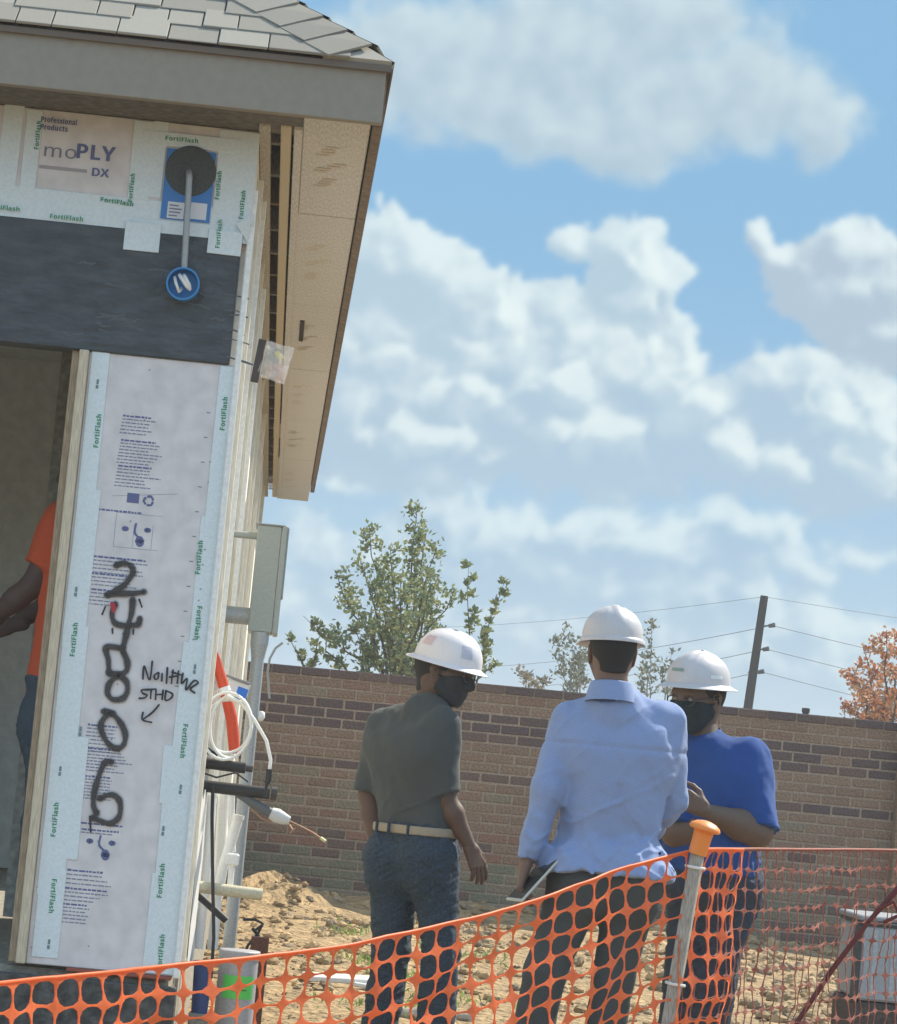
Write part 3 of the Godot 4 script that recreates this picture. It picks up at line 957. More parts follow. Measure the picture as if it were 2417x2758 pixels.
	var right := put("right_wall", rw, cream, house)
	var batten_m := mat(Color(0.84, 0.80, 0.69), 0.75, 0.2, 1.0, 0.0, {"stretch": Vector3(20, 1, 20)})
	var white_m := mat(Color(0.86, 0.87, 0.84), 0.4, 0.1, 4.0)
	var zs := [-0.03, -0.5, -1.05, -1.7, -2.55, -3.1, -5.7, -6.5, -8.4, -10.8, -13.6]
	for i in zs.size():
		var b := MB.new()
		b.box(Vector3(0.006 + 0.004 * (i % 3), 1.93, zs[i]), Vector3(0.018 + 0.008 * (i % 3), 2.9 - (0.3 if i == 0 else 0.05 * (i % 2)), 0.045 + 0.02 * (i % 2)), 0.002)
		put("batten", b, white_m if i in [0, 2, 5] else batten_m, right)
	var cn := MB.new()
	cn.box(Vector3(0.005, 1.79, -0.008), Vector3(0.022, 2.62, 0.045), 0.004)
	put("corner_tape", cn, white_m, right)
	var studs := MB.new()
	studs.box(Vector3(-0.06, 1.95, -D + 0.02), Vector3(0.10, 2.95, 0.05), 0.003)
	put("end_stud", studs, wood, right)

	# eaves
	var fb := MB.new()
	fb.box(Vector3(-W / 2 + 0.015, 3.515, 0.40), Vector3(W + 0.80, 0.19, 0.04), 0.003)
	put("front_fascia", fb, paint, house)
	var fs := MB.new()
	fs.box(Vector3(-W / 2 - 0.05, 3.446, 0.188), Vector3(W + 0.42, 0.018, 0.383), 0.002)
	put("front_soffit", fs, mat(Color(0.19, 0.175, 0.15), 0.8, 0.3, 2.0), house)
	var sf := MB.new()
	sf.box(Vector3(0.404, 3.505, -6.96), Vector3(0.034, 0.17, 14.64), 0.003)
	put("side_fascia", sf, mat(Color(0.235, 0.175, 0.125), 0.8, 0.3, 2.0), house)
	var stamp_ink := mat(Color(0.54, 0.47, 0.38), 0.9)
	var joints := [0.375, -1.49, -3.93, -6.41, -8.95, -11.67, -15.3]
	for i in 6:
		var z0: float = joints[i]
		var z1: float = joints[i + 1]
		var sp := MB.new()
		var inner := 0.152 - 0.008 * i
		sp.box(Vector3((inner + 0.382) / 2, 3.437 - 0.001 * (i % 2), (z0 + z1) / 2), Vector3(0.382 - inner, 0.014, z0 - z1 - 0.016), 0.003)
		var pan := put("soffit_panel", sp, ply, house)
		var pr := MB.new()
		for k in 3:
			var zc := lerpf(z0, z1, 0.35 + 0.16 * k)
			for q in 4:
				var xq := inner + 0.05 + 0.025 * q * rng.randf()
				pr.quad(Vector3(xq, 3.4285, zc + 0.05 * q), Vector3(xq + 0.05, 3.4285, zc + 0.05 * q), Vector3(xq + 0.05, 3.4285, zc + 0.05 * q + 0.028), Vector3(xq, 3.4285, zc + 0.05 * q + 0.028), Vector3.DOWN)
		put("stamp_print", pr, stamp_ink, pan).set_meta("kind", "stuff")
	var slot := MB.new()
	slot.box(Vector3(0.205, 3.428, -4.85), Vector3(0.022, 0.006, 0.75))
	put("soffit_slot", slot, mat(Color(0.03, 0.025, 0.025), 0.9), house)
	for i in 3:
		var ls := MB.new()
		var xs: Array = [[0.148, 0.03, 3.445], [0.105, 0.038, 3.452], [0.03, 0.04, 3.448]][i]
		ls.box(Vector3(xs[0] - 0.012, xs[2], -D / 2 - 0.1 + 0.2), Vector3(xs[1], 0.045, D + 0.1), 0.003)
		put("ledger_board", ls, [ply, wood, ply_grey][i], house)
	for i in 26:
		var rt := MB.new()
		rt.box(Vector3(0.19, 3.53, 0.2 - 0.61 * i), Vector3(0.38, 0.10, 0.038), 0.003)
		put("rafter_tail", rt, ply_grey if i % 3 else wood_dark, house)
	var eb := MB.new()
	eb.box(Vector3(0.115, 3.458, -9.9), Vector3(0.09, 0.04, 0.9), 0.003)
	put("blocking", eb, wood, house)

	# roof: four slopes, then the shingles of the front one and the caps of the hip
	var p := 0.7
	var ex := 0.43
	var ey := 3.618
	var roof_mb := MB.new()
	var A := Vector3(ex, ey, ex)
	var Bc := Vector3(-W - ex, ey, ex)
	var Cc := Vector3(-W - ex, ey, -14.32)
	var Dc := Vector3(ex, ey, -14.32)
	var half := (W + 2 * ex) / 2
	var R0 := Vector3(ex - half, ey + p * half, ex - half)
	var R1 := Vector3(ex - half, ey + p * half, -14.32 + half)
	roof_mb.flat(A, Bc, R0, Vector3(0, 1, 1))
	roof_mb.quad(A, R0, R1, Dc, Vector3(1, 1, 0))
	roof_mb.quad(Bc, R0, R1, Cc, Vector3(-1, 1, 0))
	roof_mb.flat(Cc, Dc, R1, Vector3(0, 1, -1))
	roof_mb.quad(A - Vector3(0, 0.02, 0), Bc - Vector3(0, 0.02, 0), Cc - Vector3(0, 0.02, 0), Dc - Vector3(0, 0.02, 0), Vector3.DOWN)
	var drip := MB.new()
	drip.box(Vector3(-W / 2, ey - 0.012, ex + 0.003), Vector3(W + 2 * ex, 0.022, 0.008), 0.001)
	var roof := put("roof", roof_mb, mat(Color(0.20, 0.19, 0.17), 0.9, 0.4, 6.0), house)
	var drip_m := mat(Color(0.13, 0.10, 0.075), 0.6)
	put("drip_edge", drip, drip_m, roof)
	strip("drip_edge", drip_m, roof, Vector3(ex + 0.003, ey - 0.012, -6.95), Vector3(0.008, 0.022, 14.7))
	var sm := []
	for c in [Color(0.44, 0.405, 0.335), Color(0.475, 0.44, 0.365), Color(0.40, 0.37, 0.305), Color(0.50, 0.465, 0.39), Color(0.375, 0.345, 0.29)]:
		sm.append(mat(c, 0.95, 0.35, 9.0, 0.8, {"tex": "speck"}))
	var sl := atan(p)
	var tilt := Basis(Vector3.RIGHT, sl)      # shingle plane: local -z runs up the slope
	var expo := 0.138
	var rest := MB.new()
	var per_len := {}
	for row in 34:
		var run0 := row * expo * cos(sl)
		var y0 := ey + run0 * p
		var right_end := ex - run0 - 0.14
		var x := right_end
		var left_stop := -2.6 if row < 10 else -9.0
		while x > left_stop:
			var wdt: float = [0.12, 0.17, 0.22, 0.28][rng.randi() % 4]
			var lift := 0.005 + 0.005 * (rng.randi() % 2)
			var centre := Vector3(x - wdt / 2, y0, ex + 0.015 - run0) + tilt * Vector3(0, 0.004 + lift / 2, -0.085)
			if row < 9:
				var kk := "%.2f_%.3f" % [wdt, lift]
				if not per_len.has(kk):
					var one := MB.new()
					one.box(Vector3.ZERO, Vector3(wdt - 0.004, lift, 0.17), 0.002, Basis(Vector3.RIGHT, -0.035))
					per_len[kk] = one.mesh()
				put("shingle", per_len[kk], sm[rng.randi() % 5], roof, centre, tilt)
			else:
				rest.box(centre, Vector3(wdt - 0.004, lift, 0.17), 0.0, tilt * Basis(Vector3.RIGHT, -0.035))
			x -= wdt
	var rs := put("shingles", rest, sm[0], roof)
	rs.set_meta("kind", "stuff")
	var hdir := Vector3(-1, p, -1).normalized()
	var nf := Vector3(0, 1, p).normalized()
	var nr := Vector3(p, 1, 0).normalized()
	var wf := hdir.cross(nf)
	if wf.x > 0: wf = -wf
	var wr := hdir.cross(nr)
	if wr.x < 0: wr = -wr
	var capm := MB.new()
	for e in [[wf, nf], [wr, nr]]:
		var w3: Vector3 = e[0] * (0.185 if e[1] == nf else 0.09)
		var lift3: Vector3 = e[1] * 0.03
		var a0: Vector3 = lift3 - hdir * 0.0
		var b0: Vector3 = hdir * 0.26 + e[1] * 0.012
		var thick: Vector3 = e[1] * 0.009
		capm.quad(a0 + thick, a0 + w3 + thick - lift3 * 0.3, b0 + w3 + thick, b0 + thick, e[1])
		capm.quad(a0, a0 + w3 - lift3 * 0.3, a0 + w3 + thick - lift3 * 0.3, a0 + thick, -hdir)
		capm.quad(a0 + w3 - lift3 * 0.3, b0 + w3, b0 + w3 + thick, a0 + w3 + thick - lift3 * 0.3, e[0])
		capm.quad(a0, a0 + w3 - lift3 * 0.3, b0 + w3, b0, -e[1])
	var first := MB.new()
	for e in [[Vector3(-0.235, 0, 0), nf], [Vector3(0, 0, -0.16), nr]]:
		var lift4: Vector3 = e[1] * 0.017
		first.flat(A + lift4, A + e[0] + lift4, A + hdir * 0.27 + lift4, e[1])
		first.flat(A, A + e[0], A + hdir * 0.27, -e[1])
		first.quad(A, A + e[0], A + e[0] + lift4, A + lift4, Vector3(0.3, -0.4, 0.8))
		first.quad(A + e[0], A + hdir * 0.27, A + hdir * 0.27 + lift4, A + e[0] + lift4, e[0])
	put("hip_shingle", first, sm[3], roof)
	var cap_mesh := capm.mesh()
	for k in 34:
		put("hip_shingle", cap_mesh, sm[[2, 4, 2, 0, 4][k % 5]], roof, A + hdir * (0.115 + 0.138 * k))

	# the dark garage inside
	var dull := mat(Color(0.64, 0.68, 0.66), 0.9, 0.1, 1.0, 0.3)
	var inner_mb := MB.new()
	inner_mb.box(Vector3(-W / 2, 1.95, -7.0), Vector3(W - 0.3, 2.95, 0.12))
	put("inner_wall", inner_mb, dull, house)
	var lw := MB.new()
	lw.box(Vector3(-W + 0.06, 1.95, -D / 2 - 0.1), Vector3(0.12, 2.95, D - 0.2))
	put("left_wall", lw, dull, house)
	var bw := MB.new()
	bw.box(Vector3(-W / 2 - 0.07, 1.95, -D + 0.07), Vector3(W - 0.3, 2.95, 0.12))
	put("rear_wall", bw, dull, house)
	var ceil := MB.new()
	ceil.box(Vector3(-W / 2 - 0.07, 3.41, -D / 2 - 0.1), Vector3(W - 0.15, 0.04, D - 0.1))
	put("ceiling", ceil, dull, house)
	var lcol := MB.new()
	lcol.box(Vector3(-W + 1.9, 1.545, -0.06), Vector3(3.6, 2.12, 0.11), 0.003)
	put("left_sheathing", lcol, sheathing, house)
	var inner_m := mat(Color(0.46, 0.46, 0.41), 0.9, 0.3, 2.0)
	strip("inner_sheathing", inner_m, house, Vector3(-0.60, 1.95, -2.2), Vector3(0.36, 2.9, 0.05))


# ---------------------------------------------------------------- what hangs on the house and stands beside it
func build_fixtures() -> void:
	var pvc := mat(Color(0.82, 0.83, 0.81), 0.4, 0.08, 8.0)
	var grey_paint := mat(Color(0.345, 0.38, 0.355), 0.5, 0.08, 6.0)
	var galv := mat(Color(0.46, 0.49, 0.495), 0.45, 0.2, 10.0, 0.0, {"metal": 0.2})
	var black := mat(Color(0.028, 0.03, 0.034), 0.6, 0.2, 20.0)
	var copper := mat(Color(0.34, 0.20, 0.12), 0.5, 0.0, 1.0, 0.0, {"metal": 0.5})

	# porch light box on its conduit
	var o := at_house("porch_light_box", "round blue electrical box with white wires hanging from a thin grey conduit", "electrical box", Vector3(-0.226, 3.27, 0.0))
	var disc := MB.new()
	disc.lathe(Transform3D(Basis(Vector3.RIGHT, PI / 2), Vector3(0, 0, 0.012)), [Vector2(0.089, -0.012), Vector2(0.089, 0.0), Vector2(0.089, 0.0), Vector2(0.084, 0.005), Vector2(0.0, 0.006)], 36)
	put("mounting_plate", disc, mat(Color(0.085, 0.10, 0.10), 0.7, 0.3, 8.0), o)
	var ctube := MB.new()
	ctube.tube([Vector3(-0.004, -0.012, 0.03), Vector3(-0.003, -0.014, 0.06), Vector3(0.0, -0.03, 0.064), Vector3(0.013, -0.33, 0.056), Vector3(0.014, -0.35, 0.056)], 0.0115, 12)
	put("conduit", ctube, mat(Color(0.36, 0.38, 0.38), 0.4, 0.1, 8.0, 0.0, {"metal": 0.3}), o)
	var ring := MB.new()
	var rx := Transform3D(Basis(Vector3.RIGHT, PI / 2), Vector3(0.016, -0.408, 0.05))
	ring.lathe(rx, [Vector2(0.0, -0.03), Vector2(0.057, -0.03), Vector2(0.057, -0.03), Vector2(0.058, 0.028), Vector2(0.058, 0.028), Vector2(0.052, 0.028), Vector2(0.052, 0.028), Vector2(0.049, -0.022), Vector2(0.049, -0.022), Vector2(0.0, -0.022)], 32)
	put("box", ring, mat(Color(0.035, 0.22, 0.50), 0.45), o)
	var wire_m := mat(Color(0.78, 0.76, 0.72), 0.5)
	line("wire", wire_m, o, [Vector3(-0.016, -0.385, 0.05), Vector3(-0.008, -0.41, 0.085), Vector3(0.006, -0.44, 0.088), Vector3(0.012, -0.425, 0.06)], 0.0058, 8)
	line("wire", wire_m, o, [Vector3(0.0, -0.375, 0.05), Vector3(0.008, -0.39, 0.088), Vector3(0.03, -0.418, 0.09), Vector3(0.042, -0.425, 0.07)], 0.0066, 8)
	line("wire", wire_m, o, [Vector3(0.016, -0.376, 0.05), Vector3(0.022, -0.388, 0.088), Vector3(0.038, -0.412, 0.086), Vector3(0.04, -0.42, 0.06)], 0.007, 8)

	# meter box on two pipes, and the conduit below it
	o = at_house("meter_box", "tall grey metal meter box on pipe brackets beside the house corner", "meter box", Vector3(0.11, 1.77, -2.1))
	var mb := MB.new()
	mb.box(Vector3(0.051, 0.223, -0.15), Vector3(0.102, 0.447, 0.30), 0.004)
	put("body", mb, grey_paint, o)
	mb = MB.new()
	mb.box(Vector3(0.114, 0.223, -0.15), Vector3(0.022, 0.455, 0.31), 0.004)
	mb.box(Vector3(0.128, 0.30, -0.15), Vector3(0.008, 0.29, 0.27), 0.002)
	put("cover", mb, grey_paint, o)
	mb = MB.new()
	mb.box(Vector3(0.051, 0.449, -0.15), Vector3(0.12, 0.006, 0.315), 0.001)
	put("top_flange", mb, mat(Color(0.27, 0.29, 0.27), 0.5), o)
	mb = MB.new()
	mb.tube([Vector3(-0.115, 0.40, -0.06), Vector3(0.003, 0.40, -0.06)], 0.0145, 14)
	put("bracket_pipe", mb, grey_paint, o)
	mb = MB.new()
	mb.tube([Vector3(-0.115, 0.062, -0.06), Vector3(0.003, 0.062, -0.06)], 0.036, 18)
	put("bracket_pipe", mb, galv, o)
	o = at_house("electrical_conduit", "thick grey upright conduit running from the meter box into the ground", "conduit", Vector3(0.163, -0.1, -2.13))
	mb = MB.new()
	mb.tube([Vector3(0, 0, 0), Vector3(0, 1.82, 0)], 0.0275, 20)
	put("pipe", mb, galv, o)
	mb = MB.new()
	mb.lathe(Transform3D(Basis(), Vector3(0, 1.76, 0)), [Vector2(0.028, 0), Vector2(0.031, 0.02), Vector2(0.038, 0.06), Vector2(0.038, 0.06), Vector2(0.038, 0.11), Vector2(0.038, 0.11), Vector2(0.0, 0.11)], 20)
	put("coupling", mb, galv, o)
	mb = MB.new()
	mb.lathe(Transform3D(Basis(Vector3.FORWARD, 0.12), Vector3(0.036, 1.52, 0.0)), [Vector2(0.0, -0.02), Vector2(0.014, -0.014), Vector2(0.018, 0), Vector2(0.014, 0.02), Vector2(0.0, 0.024)], 12)
	put("knob", mb, pvc, o)

	# orange stub, coil, blue valve box, hooked wire
	o = at_house("orange_tube", "bright orange-red flexible tube stub with a white band, leaning on the wall", "tube", Vector3(0.0, 1.26, -1.0))
	mb = MB.new()
	mb.tube([Vector3(0.118, 0.0, 0), Vector3(0.108, 0.06, 0), Vector3(0.094, 0.13, 0.0), Vector3(0.07, 0.20, 0), Vector3(0.048, 0.26, 0), Vector3(0.028, 0.31, 0), Vector3(0.018, 0.35, 0), Vector3(0.013, 0.375, 0)], [0.021, 0.023, 0.023, 0.022, 0.021, 0.019, 0.012, 0.003], 14)
	put("tube_body", mb, mat(Color(0.72, 0.075, 0.02), 0.5, 0.15, 9.0), o)
	mb = MB.new()
	mb.tube([Vector3(0.060, 0.228, 0), Vector3(0.052, 0.246, 0)], 0.0235, 14)
	put("band", mb, pvc, o)
	o = at_house("white_cable_coil", "loose white cable coil hanging on the orange tube with a black plug end", "cable", Vector3(0.083, 1.37, -0.93))
	mb = MB.new()
	for e in [[0.088, 0.10, 0.0, 0.0], [0.078, 0.118, 0.012, 0.014], [0.094, 0.126, -0.006, 0.028]]:
		var loop := []
		for k in 25:
			var a := TAU * k / 24.0
			loop.append(Vector3(cos(a) * e[0] + e[2], sin(a) * e[1] - 0.01, e[3] + 0.01 * sin(a * 2.0)))
		mb.tube(loop, 0.0062, 7, false)
	mb.tube([Vector3(-0.02, 0.105, 0.02), Vector3(0.04, 0.085, 0.03), Vector3(0.10, 0.02, 0.03), Vector3(0.15, -0.05, 0.03), Vector3(0.173, -0.12, 0.03), Vector3(0.172, -0.16, 0.03)], 0.0068, 8)
	put("cable_loop", mb, mat(Color(0.75, 0.76, 0.74), 0.5), o)
	mb = MB.new()
	mb.tube([Vector3(0.172, -0.155, 0.03), Vector3(0.172, -0.195, 0.03), Vector3(0.167, -0.21, 0.03)], 0.0115, 10)
	mb.tube([Vector3(0.167, -0.2, 0.03), Vector3(0.165, -0.26, 0.028)], 0.006, 8)
	put("plug", mb, black, o)
	o = at_house("valve_box", "small white valve box with a blue label behind the cable coil", "valve box", Vector3(0.1, 1.50, -1.35))
	mb = MB.new()
	mb.box(Vector3(0.0, 0.0, 0), Vector3(0.085, 0.085, 0.05), 0.004, Basis(Vector3(0, 0, 1), -0.25))
	put("casing", mb, mat(Color(0.62, 0.64, 0.66), 0.5), o)
	mb = MB.new()
	mb.box(Vector3(0.018, -0.008, 0.024), Vector3(0.042, 0.05, 0.006), 0.001, Basis(Vector3(0, 0, 1), -0.25))
	put("blue_label", mb, mat(Color(0.02, 0.16, 0.62), 0.5), o)
	mb = MB.new()
	mb.box(Vector3(0.0, 0.047, 0.006), Vector3(0.1, 0.01, 0.06), 0.002, Basis(Vector3(0, 0, 1), -0.25))
	put("lid", mb, mat(Color(0.2, 0.21, 0.22), 0.6), o)
	o = at_house("hooked_wire", "thin grey wire hooked at the top, standing against the brick wall", "wire", Vector3(0.215, 1.5, -1.0))
	mb = MB.new()
	mb.tube([Vector3(0.014, -0.02, 0), Vector3(-0.003, 0.08, 0), Vector3(0.0, 0.13, 0), Vector3(0.018, 0.172, 0), Vector3(0.043, 0.195, 0)], 0.0048, 8)
	put("strand", mb, mat(Color(0.24, 0.26, 0.26), 0.5), o)

	# black insulated lines
	for e in [[1.214, 0.185, 0.021, "upper of two black insulated pipes sticking out of the wall"], [1.128, 0.285, 0.023, "lower, longer black insulated pipe with an end cap, sticking out of the wall"]]:
		o = at_house("insulated_pipe", e[3], "pipe", Vector3(-0.02, e[0], -1.0), "black insulated pipes out of the right wall")
		mb = MB.new()
		mb.tube([Vector3(-0.02, 0.002, 0), Vector3(0.06, 0.0, 0), Vector3(e[1] * 0.7, -0.003, 0), Vector3(e[1], -0.004, 0)], e[2], 14)
		put("sleeve", mb, black, o)
		mb = MB.new()
		mb.tube([Vector3(e[1] + (0.001 if e[1] < 0.2 else 0.005), -0.004, 0), Vector3(e[1] + 0.028, -0.005, 0)], e[2] + (0.003 if e[1] > 0.2 else -0.008), 14)
		put("end_cap", mb, mat(Color(0.05, 0.045, 0.042), 0.5), o)
	o = at_house("black_strap", "black strap running down from the corner to the insulated pipes", "strap", Vector3(-0.02, 1.22, -0.96))
	mb = MB.new()
	mb.tube([Vector3(-0.01, 0.075, 0), Vector3(0.03, 0.045, 0), Vector3(0.075, 0.025, 0)], [0.01, 0.014, 0.008], 8)
	mb.tube([Vector3(0.02, -0.04, 0.01), Vector3(0.08, -0.055, 0.012), Vector3(0.15, -0.03, 0.012), Vector3(0.2, -0.06, 0.012)], 0.004, 6)
	put("webbing", mb, black, o)
	# grey flexible whip with taped end
	o = at_house("taped_cable_end", "grey flexible cable with silver tape and bare copper wires at its end", "cable", Vector3(0.2, 1.08, -1.0))
	mb = MB.new()
	mb.tube([Vector3(-0.05, 0.03, -0.02), Vector3(0.0, 0.004, 0), Vector3(0.05, -0.018, 0), Vector3(0.088, -0.034, 0)], [0.016, 0.018, 0.019, 0.018], 12)
	put("sheath", mb, mat(Color(0.13, 0.15, 0.16), 0.6, 0.3, 20.0), o)
	mb = MB.new()
	mb.tube([Vector3(0.076, -0.03, 0), Vector3(0.10, -0.038, 0.0), Vector3(0.125, -0.046, 0), Vector3(0.15, -0.052, 0)], [0.023, 0.029, 0.024, 0.016], 9)
	put("silver_tape", mb, mat(Color(0.78, 0.80, 0.80), 0.35, 0.3, 30.0, 1.0), o)
	line("copper_wire", copper, o, [Vector3(0.14, -0.05, 0), Vector3(0.19, -0.068, 0), Vector3(0.24, -0.088, 0), Vector3(0.287, -0.114, 0)], 0.0035, 6)
	line("copper_wire", copper, o, [Vector3(0.14, -0.055, 0), Vector3(0.165, -0.085, 0), Vector3(0.175, -0.078, 0.01), Vector3(0.155, -0.1, 0.01)], 0.0035, 6)
	line("copper_wire", copper, o, [Vector3(-0.01, -0.008, 0), Vector3(0.04, -0.05, 0), Vector3(0.08, -0.066, 0)], 0.004, 6)
	mb = MB.new()
	mb.tube([Vector3(0.272, -0.105, 0), Vector3(0.292, -0.117, 0)], 0.0065, 8)
	put("wire_nut", mb, mat(Color(0.62, 0.58, 0.30), 0.5), o)

	# white plumbing below the insulated pipes
	var g := "white plastic pipes at the foot of the right wall"
	var list := [[[Vector3(0.05, 0.50, -1.3), Vector3(0.052, 0.85, -1.3), Vector3(0.045, 1.10, -1.3)], 0.019, "bent white plastic pipe nearest the sheathed corner"],
		[[Vector3(0.105, 0.50, -1.35), Vector3(0.10, 0.80, -1.35), Vector3(0.088, 1.11, -1.35)], 0.021, "straight upright white plastic pipe behind the black cable"],
		[[Vector3(0.105, 0.70, -1.15), Vector3(0.115, 0.82, -1.15), Vector3(0.152, 1.0, -1.15), Vector3(0.155, 1.025, -1.15)], 0.020, "white plastic pipe leaning right with a rounded open top"],
		[[Vector3(0.145, 0.88, -1.3), Vector3(0.128, 1.0, -1.3), Vector3(0.118, 1.11, -1.3)], 0.014, "thin grey-white plastic pipe leaning left under the insulated pipes"]]
	for e in list:
		o = at_house("white_pipe", e[2], "pipe", e[0][0], g)
		mb = MB.new()
		var pts := []
		for q in e[0]: pts.append(q - e[0][0])
		mb.tube(pts, e[1], 14)
		put("pipe", mb, pvc, o)
		mb = MB.new()
		mb.tube([pts[-1] - (pts[-1] - pts[-2]).normalized() * 0.012, pts[-1] + (pts[-1] - pts[-2]).normalized() * 0.004], e[1] + 0.003, 14)
		put("rim", mb, pvc, o)
	build_wrap(pvc)
	o = at_house("horizontal_pipe", "cream plastic pipe lying level across the pipes near the ground", "pipe", Vector3(0.0, 0.748, -0.95))
	mb = MB.new()
	mb.tube([Vector3(-0.02, 0.006, 0), Vector3(0.272, -0.006, -0.06)], 0.0225, 16)
	put("pipe", mb, mat(Color(0.62, 0.58, 0.42), 0.5, 0.2, 8.0), o)
	mb = MB.new()
	mb.box(Vector3(0.15, 0.115, -0.08), Vector3(0.05, 0.045, 0.04), 0.006)
	mb.tube([Vector3(0.15, 0.0, -0.08), Vector3(0.15, 0.1, -0.08)], 0.012, 8)
	put("cap_fitting", mb, pvc, o)
	o = at_house("black_cable", "thin black cable hanging straight down from the insulated pipes", "cable", Vector3(0.05, 0.42, -0.93))
	mb = MB.new()
	mb.tube([Vector3(0.065, 0.0, 0), Vector3(0.06, 0.15, 0), Vector3(0.028, 0.42, 0.0), Vector3(0.008, 0.6, 0), Vector3(0.0, 0.72, 0)], 0.0068, 8)
	put("cable", mb, black, o)
	o = at_house("black_drain_pipe", "short black pipe slanting down behind the level cream pipe", "pipe", Vector3(0.0, 0.72, -1.05))
	mb = MB.new()
	mb.tube([Vector3(-0.02, 0.03, 0), Vector3(0.03, 0.0, 0), Vector3(0.15, -0.09, 0)], 0.0145, 10)
	put("pipe", mb, black, o)
	mb = MB.new()
	mb.lathe(Transform3D(Basis(Vector3.FORWARD, 0.9), Vector3(0.01, 0.01, 0)), [Vector2(0.0, -0.03), Vector2(0.022, -0.03), Vector2(0.024, 0.0), Vector2(0.02, 0.03), Vector2(0.0, 0.03)], 10)
	put("elbow", mb, black, o)
	o = at_house("tangled_black_wire", "tangle of black wire at the foot of the grey conduit", "wire", Vector3(0.24, 0.55, -1.6))
	mb = MB.new()
	mb.tube([Vector3(-0.03, 0.06, 0), Vector3(0.02, 0.064, 0), Vector3(0.05, 0.05, 0), Vector3(0.035, 0.01, 0), Vector3(0.0, -0.04, 0), Vector3(-0.02, -0.1, 0)], 0.006, 7)
	mb.tube([Vector3(0.05, 0.045, 0.01), Vector3(0.02, 0.02, 0.01), Vector3(0.04, 0.0, 0.01), Vector3(0.01, 0.03, 0.01)], 0.007, 7)
	put("strand", mb, black, o)

	# standpipe with the green sticker
	o = at_house("standpipe", "short fat grey plastic pipe standing on end with a green sticker", "pipe", Vector3(0.212, -0.1, -0.9))
	mb = MB.new()
	mb.lathe(Transform3D(), [Vector2(0.073, 0.0), Vector2(0.073, 0.60), Vector2(0.073, 0.60), Vector2(0.077, 0.602), Vector2(0.078, 0.63), Vector2(0.076, 0.636), Vector2(0.0, 0.640)], 32)
	put("pipe", mb, mat(Color(0.40, 0.40, 0.42), 0.5, 0.15, 6.0), o)
	mb = MB.new()
	for k in 12:
		var a0 := PI / 2 - 0.95 + 1.7 * k / 12.0
		var a1 := PI / 2 - 0.95 + 1.7 * (k + 1) / 12.0
		mb.quad(Vector3(cos(a0) * 0.0745, 0.46, sin(a0) * 0.0745), Vector3(cos(a1) * 0.0745, 0.46, sin(a1) * 0.0745), Vector3(cos(a1) * 0.0745, 0.545, sin(a1) * 0.0745), Vector3(cos(a0) * 0.0745, 0.545, sin(a0) * 0.0745), Vector3(cos(a0), 0, sin(a0)))
	var st := put("sticker", mb, mat(Color(0.10, 0.56, 0.10), 0.5), o)
	mb = MB.new()
	mb.rect(-0.005, 0.51, 0.035, 0.517, 0.0765)
	mb.rect(-0.02, 0.492, 0.04, 0.496, 0.0765)
	put("sticker_print", mb, mat(Color(0.03, 0.14, 0.04), 0.6), st).set_meta("kind", "stuff")
	o = at_house("blue_bucket", "small dark blue bucket beside the fat grey standpipe", "bucket", Vector3(0.085, 0.0, -0.8))
	mb = MB.new()
	mb.lathe(Transform3D(), [Vector2(0.0, 0.3), Vector2(0.03, 0.3), Vector2(0.03, 0.3), Vector2(0.036, 0.475), Vector2(0.036, 0.475), Vector2(0.041, 0.475), Vector2(0.041, 0.49), Vector2(0.041, 0.49), Vector2(0.035, 0.49), Vector2(0.029, 0.31), Vector2(0.0, 0.31)], 20)
	put("pail", mb, mat(Color(0.02, 0.05, 0.17), 0.5), o)
	strip("block", mat(Color(0.30, 0.28, 0.25), 0.9, 0.3, 6.0), o, Vector3(0, 0.12, 0), Vector3(0.075, 0.36, 0.08), 0.004)
	o = at_house("board_end", "loose red-brown board end standing behind the grey standpipe", "board", Vector3(0.285, 0.0, -1.4))
	mb = MB.new()
	mb.box(Vector3(0, 0.27, 0), Vector3(0.07, 0.58, 0.05), 0.004)
	put("board", mb, mat(Color(0.20, 0.085, 0.06), 0.9, 0.4, 8.0), o)

	# clear bag stapled under the eave
	o = at_house("plastic_bag", "clear plastic bag of papers stapled to the wall under the eave", "bag", Vector3(0.13, 2.76, -1.0))
	var bag := MB.new()
	var gw := 9
	var corner := [Vector3(-0.045, 0.08, 0), Vector3(0.062, 0.06, 0.01), Vector3(0.036, -0.083, 0.012), Vector3(-0.072, -0.058, 0)]
	var grid := []
	for j in gw:
		var row := []
		for i in gw:
			var u := i / (gw - 1.0)
			var w := j / (gw - 1.0)
			var q: Vector3 = corner[0].lerp(corner[1], u).lerp(corner[3].lerp(corner[2], u), w)
			q.z += 0.012 * sin(u * 9.0 + w * 4.0) * sin(w * 7.0 + 1.0) + 0.012 * sin(PI * u) * sin(PI * w)
			row.append(q)
		grid.append(row)
	for side in 2:
		for j in gw - 1:
			for i in gw - 1:
				var off := Vector3(0, 0, -0.012 * side)
				bag.quad(grid[j][i] + off, grid[j][i + 1] + off, grid[j + 1][i + 1] + off, grid[j + 1][i] + off, Vector3(0, 0, 1 - 2 * side))
	var film := mat(Color(0.82, 0.84, 0.86), 0.15)
	film.transparency = BaseMaterial3D.TRANSPARENCY_ALPHA
	film.albedo_color.a = 0.22
	put("film", bag, film, o)
	var paper := MB.new()
	paper.box(Vector3(0.0, -0.035, 0.0), Vector3(0.075, 0.055, 0.004), 0.001, Basis(Vector3(0, 0, 1), -0.2))
	put("pink_paper", paper, mat(Color(0.72, 0.52, 0.50), 0.8, 0.3, 30.0), o)
	paper = MB.new()
